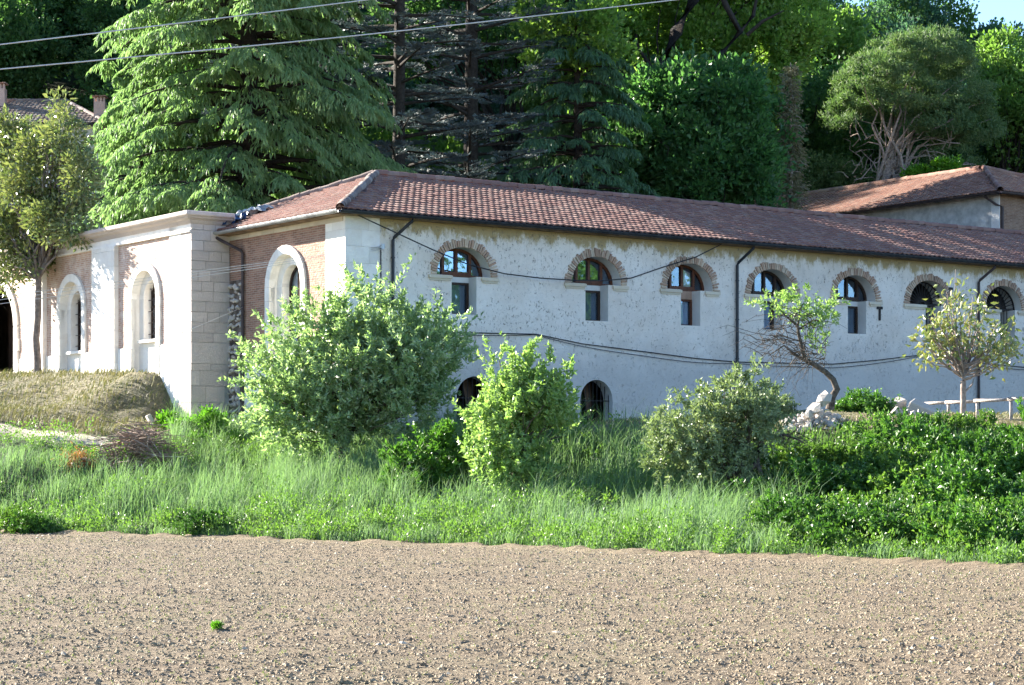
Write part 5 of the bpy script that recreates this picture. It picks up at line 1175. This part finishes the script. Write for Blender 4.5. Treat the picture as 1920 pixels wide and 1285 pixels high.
def in_main(X, Y):
    dx, dy = X - C1[0], Y - C1[1]; u = dx * DR[0] + dy * DR[1]; v = dx * DL[0] + dy * DL[1]
    a = (u > -.1) & (u < ML) & (v > -.1) & (v < MW)
    dx, dy = X - C0[0], Y - C0[1]; u = dx * DR[0] + dy * DR[1]; v = dx * DL[0] + dy * DL[1]
    return a | ((u > -.1) & (u < 8) & (v > -.1) & (v < 26))
def scatter(n, r, sel):
    out = []
    Y = r.uniform(36, 74, n * 2); X = r.uniform(-1, 1, n * 2) * (Y * .25 + 2); s = edge_s(X, Y)
    k = (s > .22 * undul(X, Y, 4.5) + .12 * undul(Y, X, 9.) + .05) & ~in_main(X, Y) & sel(X, Y, s); return X[k][:n], Y[k][:n], s[k][:n]
grass_m = leaf_mat("meadow_grass", [(.075, .145, .075), (.125, .215, .115), (.20, .295, .17), (.14, .235, .125), (.11, .22, .085)], .4, .65, .15, .45)
grass_dark = leaf_mat("short_green_grass", [(.075, .15, .045), (.12, .215, .065), (.18, .28, .095)], .35, .5, .3, .6)
weed_m = leaf_mat("weeds", [(.08, .17, .03), (.13, .24, .045), (.21, .33, .07)], .35, .45, .35, .7)
dry_m = leaf_mat("dry_grass", [(.10, .11, .045), (.18, .165, .085), (.30, .26, .17), (.08, .11, .035), (.14, .14, .07)], .15, .7, .2, .8)
r = R(101)
pxf = lambda X, Y: 960 + X / Y * F
dens = lambda X, Y: .5 + .5 * undul(X, Y, .9) * 1.6 + .3 * undul(X, Y, 2.7)
X, Y, s = scatter(150000, r, lambda X, Y, s: (dry_mask(X, Y) < .5) & (s < 15) & (dens(X, Y) + r.uniform(-.3, .3, X.shape) > .28) & ((pxf(X, Y) + 60 * undul(X, Y, 1.5) + r.uniform(-50, 50, X.shape) < 1450) | (s < .5)) & ~((np.abs(pxf(X, Y) - 262) < 62) & (np.abs(Y - 58.9) < 1.6)))
H = (.32 + .42 * sstep(s / 2.5)) * r.uniform(.55, 1.3, len(X)) * (1 + .35 * undul(X, Y, .6)); H *= np.clip(1 + 1.1 * undul(X, Y, 2.6) + .9 * undul(Y, X, 5.2), .35, 1.6)
H *= 1 - .8 * sstep((330 - pxf(X, Y)) / 60) * sstep((Y - 56.6 - (300 - pxf(X, Y)) * .006) / 2.2)
V1, F1 = blades(X, Y, H, r.uniform(.008, .017, len(X)), (.16, -.05), r)
props(link("tall_grass", mesh_np("tall_grass", V1, F1, grass_m)), "tall blue green meadow grass covering the bank above the field", None, None, "stuff")
X, Y, s = scatter(110000, r, lambda X, Y, s: (dry_mask(X, Y) < .5) & (s < 18))
k = (seg_d(X, Y, PATH) > .6) & ((pxf(X, Y) > 215) | (Y < 60.9 + .0 * X)); X, Y = X[k], Y[k]
V1, F1 = blades(X, Y, r.uniform(.1, .32, len(X)) * (1 - .5 * sstep((300 - pxf(X, Y)) / 60) * sstep((Y - 58) / 1)), r.uniform(.012, .028, len(X)), (.1, 0), r)
props(link("short_grass", mesh_np("short_grass", V1, F1, grass_dark)), "short green undergrowth between the tall grass on the bank", None, None, "stuff")
X, Y, s = scatter(90000, r, lambda X, Y, s: dry_mask(X, Y) > .3)
k = seg_d(X, Y, PATH) > .45; X, Y = X[k], Y[k]; 
V1, F1 = blades(X, Y, r.uniform(.05, .22, len(X)) * np.where(pxf(X, Y) > 1000, .45, 1.) * np.clip(1 + 1.5 * undul(X, Y, 1.9), .35, 2), r.uniform(.015, .035, len(X)), (.5, -.3), r, -.01)
props(link("dry_grass", mesh_np("dry_grass", V1, F1, dry_m)), "mown dry grass on the steep bank below the wing and on the terrace", None, None, "stuff")
# broad leaved weeds
X, Y, s = scatter(5200, r, lambda X, Y, s: (dry_mask(X, Y) < .5) & (s < 14) & ((undul(X, Y, 1.1) > .12) | (s < 1.0) | ((pxf(X, Y) > 1400) & (s < 4))))
C = np.stack([X, Y, gz(X, Y) + r.uniform(.08, .5, len(X)) * (.6 + .4 * sstep(s / 2))], 1)
V1, F1 = clump_leaves(r, C, np.tile([0, 0, .6], (len(C), 1)), 26, .2, .085, .05, .0, .3)
props(link("weeds", mesh_np("weeds", V1, F1, weed_m)), "leafy weeds and brambles tangled in the bank grass", None, None, "stuff")
# seedlings on the field
n = 9000; Y = 15.5 + r.random(n) ** .8 * 40; X = r.uniform(-1, 1, n) * (Y * .25 + 1); k = (edge_s(X, Y) < 0) & (undul(X, Y, .45) + r.uniform(-.35, .35, n) > .05); X, Y = X[k], Y[k]
C = np.stack([X, Y, field_z(X, Y) + .015], 1); V1, F1 = clump_leaves(r, C, np.tile([0, 0, .8], (len(C), 1)), 4, .02, .026, .010, 0, .5)
props(link("field_seedlings", mesh_np("field_seedlings", V1, F1, leaf_mat('seedlings', [(.13, .16, .06), (.22, .25, .11)], .3))), "sparse green seedlings dotted over the ploughed field", None, None, "stuff")
p = ((408 - 960) / F * 23.0, 23.0); C = np.array([(p[0] + r.normal(0, .022), p[1] + r.normal(0, .03), field_z(np.array([p[0]]), np.array([p[1]]))[0] + .03) for _ in range(14)])
make_plant("weed_tuft", "single bright green tuft growing in the bare field", "plant", (p[0], p[1], 0), clump_leaves(r, C, np.tile([0, 0, .8], (14, 1)), 26, .025, .045, .014, 0, .5), None, LM['vivid'], None, None, ("leaves", "stem"))

# ------------------------------------------------------------------ stones, fence, brush, cables
rk = rock_shapes(7, 9, M['pile_stone'], "rubble_stone", 1); rr = random.Random(12)
n = 0
for px, py, s in [(1545, 748, .30), (1530, 768, .27), (1515, 778, .2)]:
    p = W(px, py, 50.9); s *= .88; o = link("heap_boulder", rk[n % 7], None, p, (rr.uniform(0, 6), rr.uniform(0, 6), rr.uniform(0, 6)), (s, s * .9, s * .8), ("large pinkish boulder at the foot of the leaning tree", "pale slab shaped boulder lying across the stone heap", "medium boulder resting on the middle of the stone heap")[n]); o["category"] = "boulder"; n += 1
for k in range(210):
    t = rr.random(); px = 1472 + t * 124; h = 34 * math.sin(math.pi * (t * .8 + .12)) ** .8; q = rr.random(); py = 806 - h * q; Y = 50.5 + q * .9 + rr.uniform(-.1, .1)
    s = rr.uniform(.05, .135) * (1 if k % 4 else 1.35)
    o = link("rubble_stone", rk[k % 7], None, W(px, py + 2, Y), (rr.uniform(0, 6), rr.uniform(0, 6), rr.uniform(0, 6)), (s, s * rr.uniform(.6, 1), s * rr.uniform(.5, .9)), f"{'large' if s > .11 else 'small' if s < .07 else 'middling'} pale limestone lump {'at the top' if q > .66 else 'at the foot' if q < .33 else 'halfway up'} of the heap, {'left' if t < .33 else 'right' if t > .66 else 'middle'} part"); props(o, None, "stone", "stones of the pale rubble heap")
def block(name, label, c, dims, rot, seed):
    r_ = np.random.default_rng(seed); b_ = MB().box(-dims[0], dims[0], -dims[1], dims[1], -dims[2], dims[2]); b_.v = [tuple(np.array(v) * r_.uniform(.86, 1.05, 3)) for v in b_.v]
    o = b_.build(name, M['pile_stone'], None, loc=c, rot=rot, label=label); o["category"] = "stone"
    md = o.modifiers.new("bevel", 'BEVEL'); md.width = .03; md.segments = 2
block("stone_block", "large white dressed block lying tilted beside the fence end", W(1733, 772, 52.8), (.42, .2, .17), (.25, .42, -.35), 1)
block("stone_block", "pinkish angular stone between the shrub and the tilted block", W(1681, 762, 53.2), (.22, .16, .17), (.3, -.3, .4), 2)
block("stone_block", "grey pointed slab leaning behind the tall hedge shrub", W(1680, 780, 52.2), (.16, .07, .2), (.1, .75, .3), 3)
block("stone_slab", "white slab leaning on the dry bank left of the pillar", W(286, 795, 63.4), (.07, .25, .3), (0, -.5, .3), 4)
block("stone_block", "reddish broken stone below the pillar between the ivy shrubs", W(352, 808, 62.9), (.22, .2, .13), (.1, .5, .6), 5)
for k, (px, py) in enumerate(((1700, 792), (1722, 788), (1745, 790), (1712, 782), (1755, 784), (1690, 795), (1620, 795), (1655, 795), (1638, 790))):
    s = rr.uniform(.08, .16); o = link("rubble_stone", rk[k % 7], None, W(px, py, 52.2), (rr.uniform(0, 6), rr.uniform(0, 6), rr.uniform(0, 6)), (s * 1.3, s, s * .7), ("left of the tilted block, low", "in front of the tilted block", "just right of the tilted block", "left of the tilted block, higher", "right of the tilted block by the rail", "leftmost by the pointed slab", "at the foot of the round shrub", "between the round shrub and the pointed slab", "beside the round shrub")[k].join(("small pale stone ", ""))); props(o, None, "stone", "loose stones by the tilted block")
# rail fence
Yf = [54.6, 54.0, 53.4, 52.8, 52.2]; pxs = [1732, 1778, 1832, 1895, 1975]
ft = thing("rail_fence", "low fence of weathered poles with one rail on the terrace", "fence", W(1778, 795, 54.0)); fb = np.array(ft.location)
tops = [W(px, py, Y) - fb for px, py, Y in zip([1732, 1778, 1832, 1895, 1975, 2060], [759, 756, 753, 750, 746, 741], Yf + [51.6])]
for k in range(1, 6):
    x, y, z = tops[k]; g = float(gz(x + fb[0], y + fb[1])) - fb[2]
    tb = MB(); tb.tube([(x, y, g - .3), (x + .01, y, (g + z) / 2), (x, y, z + .02)], [.05, .045, .042], 7); tb.build("post", M['wood_rail'], ft, True)
for k in range(5):
    a, c = tops[k] + (0, 0, .02), tops[k + 1] + (0, 0, .02); mid = (a + c) / 2 + (0, 0, rr.uniform(-.03, .03)); tb = MB(); tb.tube([a - (.08 if k else 0, 0, 0), mid, c + (.06, 0, 0)], [.045, .04, .036], 7); tb.build("rail", M['wood_rail'], ft, True)
# brush pile
r = R(140); bp = plant_at(262, 59.6); tw = []
def twigs(n, cpx, cpy, Y, sx, sz, L, rr0):
    for _ in range(n):
        q = r.normal(0, 1, 2); p = W(cpx, cpy, Y) + np.array([q[0] * sx * .5, r.normal(0, .35), max(-sz, r.normal(0, sz * .5) - abs(q[0]) * sz * .35)]); a = r.normal(.1, .5); l = L * r.uniform(.4, 1.2)
        d_ = np.array([np.cos(a), r.normal(0, .5), -np.sin(a) * .5]) * l * .5; k = tube_np([p - d_, p + r.normal(0, .04, 3), p + d_ * r.uniform(.7, 1)], [rr0, rr0 * .8, rr0 * .4], 4); tw.append(k)
twigs(1100, 265, 842, 59.4, 1.05, .55, .9, .010); twigs(90, 268, 832, 59.2, .9, .55, 1.2, .018)
V1, Q1 = merge_np(tw); brm = stone_mat("cut_twigs", (.26, .19, .15), .5)
t = thing("brush_pile", "heap of cut grey brown twigs and branches lying in the grass", "brushwood", bp); link("twigs", mesh_np("twigs", V1 - np.array(bp), Q1, brm), t, kind="stuff")
pale = simple("pale_branch", (.55, .48, .42), .9, .2, 8)
for q in ([W(258, 838, 58.9), W(275, 850, 58.8), W(300, 856, 58.7)], [W(300, 856, 58.8), W(345, 857, 58.9)], [W(250, 818, 58.9), W(238, 845, 58.9), W(236, 858, 58.8)], [W(285, 828, 58.9), W(302, 852, 58.9)], [W(265, 870, 58.4), W(275, 908, 58.)], [W(278, 820, 59), W(276, 836, 58.9)]):
    m = MB(); m.tube([np.array(x) - np.array(bp) for x in q], .014, 5); m.build("branch", pale, t)
tw = []; twigs(420, 265, 895, 58.8, .4, .35, .5, .006); V1, Q1 = merge_np(tw); t2 = thing("brush_pile", "small tuft of dry straw coloured stalks hanging below the brush heap", "brushwood", plant_at(268, 58.6)); link("stalks", mesh_np("stalks", V1 - np.array(t2.location), Q1, simple("straw_stalks", (.40, .33, .27), .9, .3, 9)), t2, kind="stuff")
C = np.array([W(150 + r.normal(0, 14), 868 + r.normal(0, 8), 58.9 + r.normal(0, .15)) for _ in range(60)])
make_plant("withered_branches", "orange brown withered conifer cuttings left of the brush heap", "brushwood", tuple(W(150, 880, 58.9)), clump_leaves(r, C, np.tile([0, 0, .2], (60, 1)), 20, .12, .12, .025, .2, 0), None, leaf_mat("rusty_needles", [(.26, .10, .04), (.40, .19, .08), (.5, .3, .12)], .2), None, None, ("cuttings", "x"))

def cable(name, label, pts, rad_, mat, sag=0., n=14):
    P = []
    for a, c in zip(pts[:-1], pts[1:]):
        a, c = np.array(a), np.array(c); t = np.linspace(0, 1, n)[:, None]; L = np.linalg.norm(c - a); P.append(a + (c - a) * t - np.array([0, 0, 1]) * 4 * sag * L * t * (1 - t))
    P = np.concatenate([P[0]] + [p[1:] for p in P[1:]]); b = MB(); b.tube((P - P[0]), rad_, 5); o = b.build(name, mat, None, True, loc=P[0]); props(o, label, "cable"); return o
cable("overhead_cable", "upper pale overhead cable crossing the top left sky and cedar", [W(-400, 130, 38), W(720, -4, 46), W(1500, -150, 52)], .013, M['cable_grey'], .0015)
cable("overhead_cable", "lower pale overhead cable sloping across the trees to the upper middle", [W(-400, 165, 38), W(640, 70, 44), W(1300, -4, 49), W(2000, -100, 54)], .013, M['cable_grey'], .0015)
def onwall(px, py, off=-.12):                       # point on the long wall plane pushed out by -off
    u = (px - 960) / F; t = (u * 60 + 4.68) / (.8118 - .5839 * u); p = C1 + DR * t + DL * off; p[2] = EYE + (870 - py) / F * (60 + .5839 * t); return p
cable("wall_cable", "thick black cable looping from the corner eave past the first two lunettes", [onwall(*q, -.3) for q in ((655, 403), (722, 434), (800, 470), (868, 498), (935, 515), (1000, 523), (1062, 527), (1120, 528), (1172, 523), (1230, 503), (1292, 484), (1350, 455))], .02, M['cable'], .0, 3)
cable("wall_cable", "upper strand of the thin cable bundle stapled along the wall", [onwall(*q, -.05) for q in ((600, 622), (870, 624), (1003, 627), (1090, 645), (1200, 659), (1300, 672), (1378, 679), (1560, 683), (1640, 676), (1740, 664), (1800, 678), (1930, 690))], .016, M['cable'], .0, 4)
cable("wall_cable", "lower strand of the thin cable bundle, sagging more between staples", [onwall(*q, -.06) for q in ((600, 626), (870, 629), (1000, 628), (1090, 650), (1200, 667), (1300, 680), (1378, 682), (1560, 690), (1640, 682), (1740, 665), (1800, 684), (1930, 694))], .010, M['cable'], .006, 8)
ew = lambda y, z: tuple(C1 + DL * y + DR * -.12 + np.array([0, 0, z]))
for k, (dz, lb) in enumerate(((0, "topmost"), (-.14, "middle"), (-.3, "lowest"))):
    e = C1 + DR * 1.14 - DL * .18; e[2] = EYE + 6.18 + dz * .3
    cable("service_wire", f"{lb} of three thin pale service wires reaching the building corner", [W(-300, 590 - dz * 60, 58), tuple(e)], .007, M['cable_grey'], .004)
cable("service_wire", "short pale wire rising to the brown rain pipe near the brick", [W(300, 640, 60), ew(5.8, EYE + 4.75)], .009, M['cable_grey'], .004)
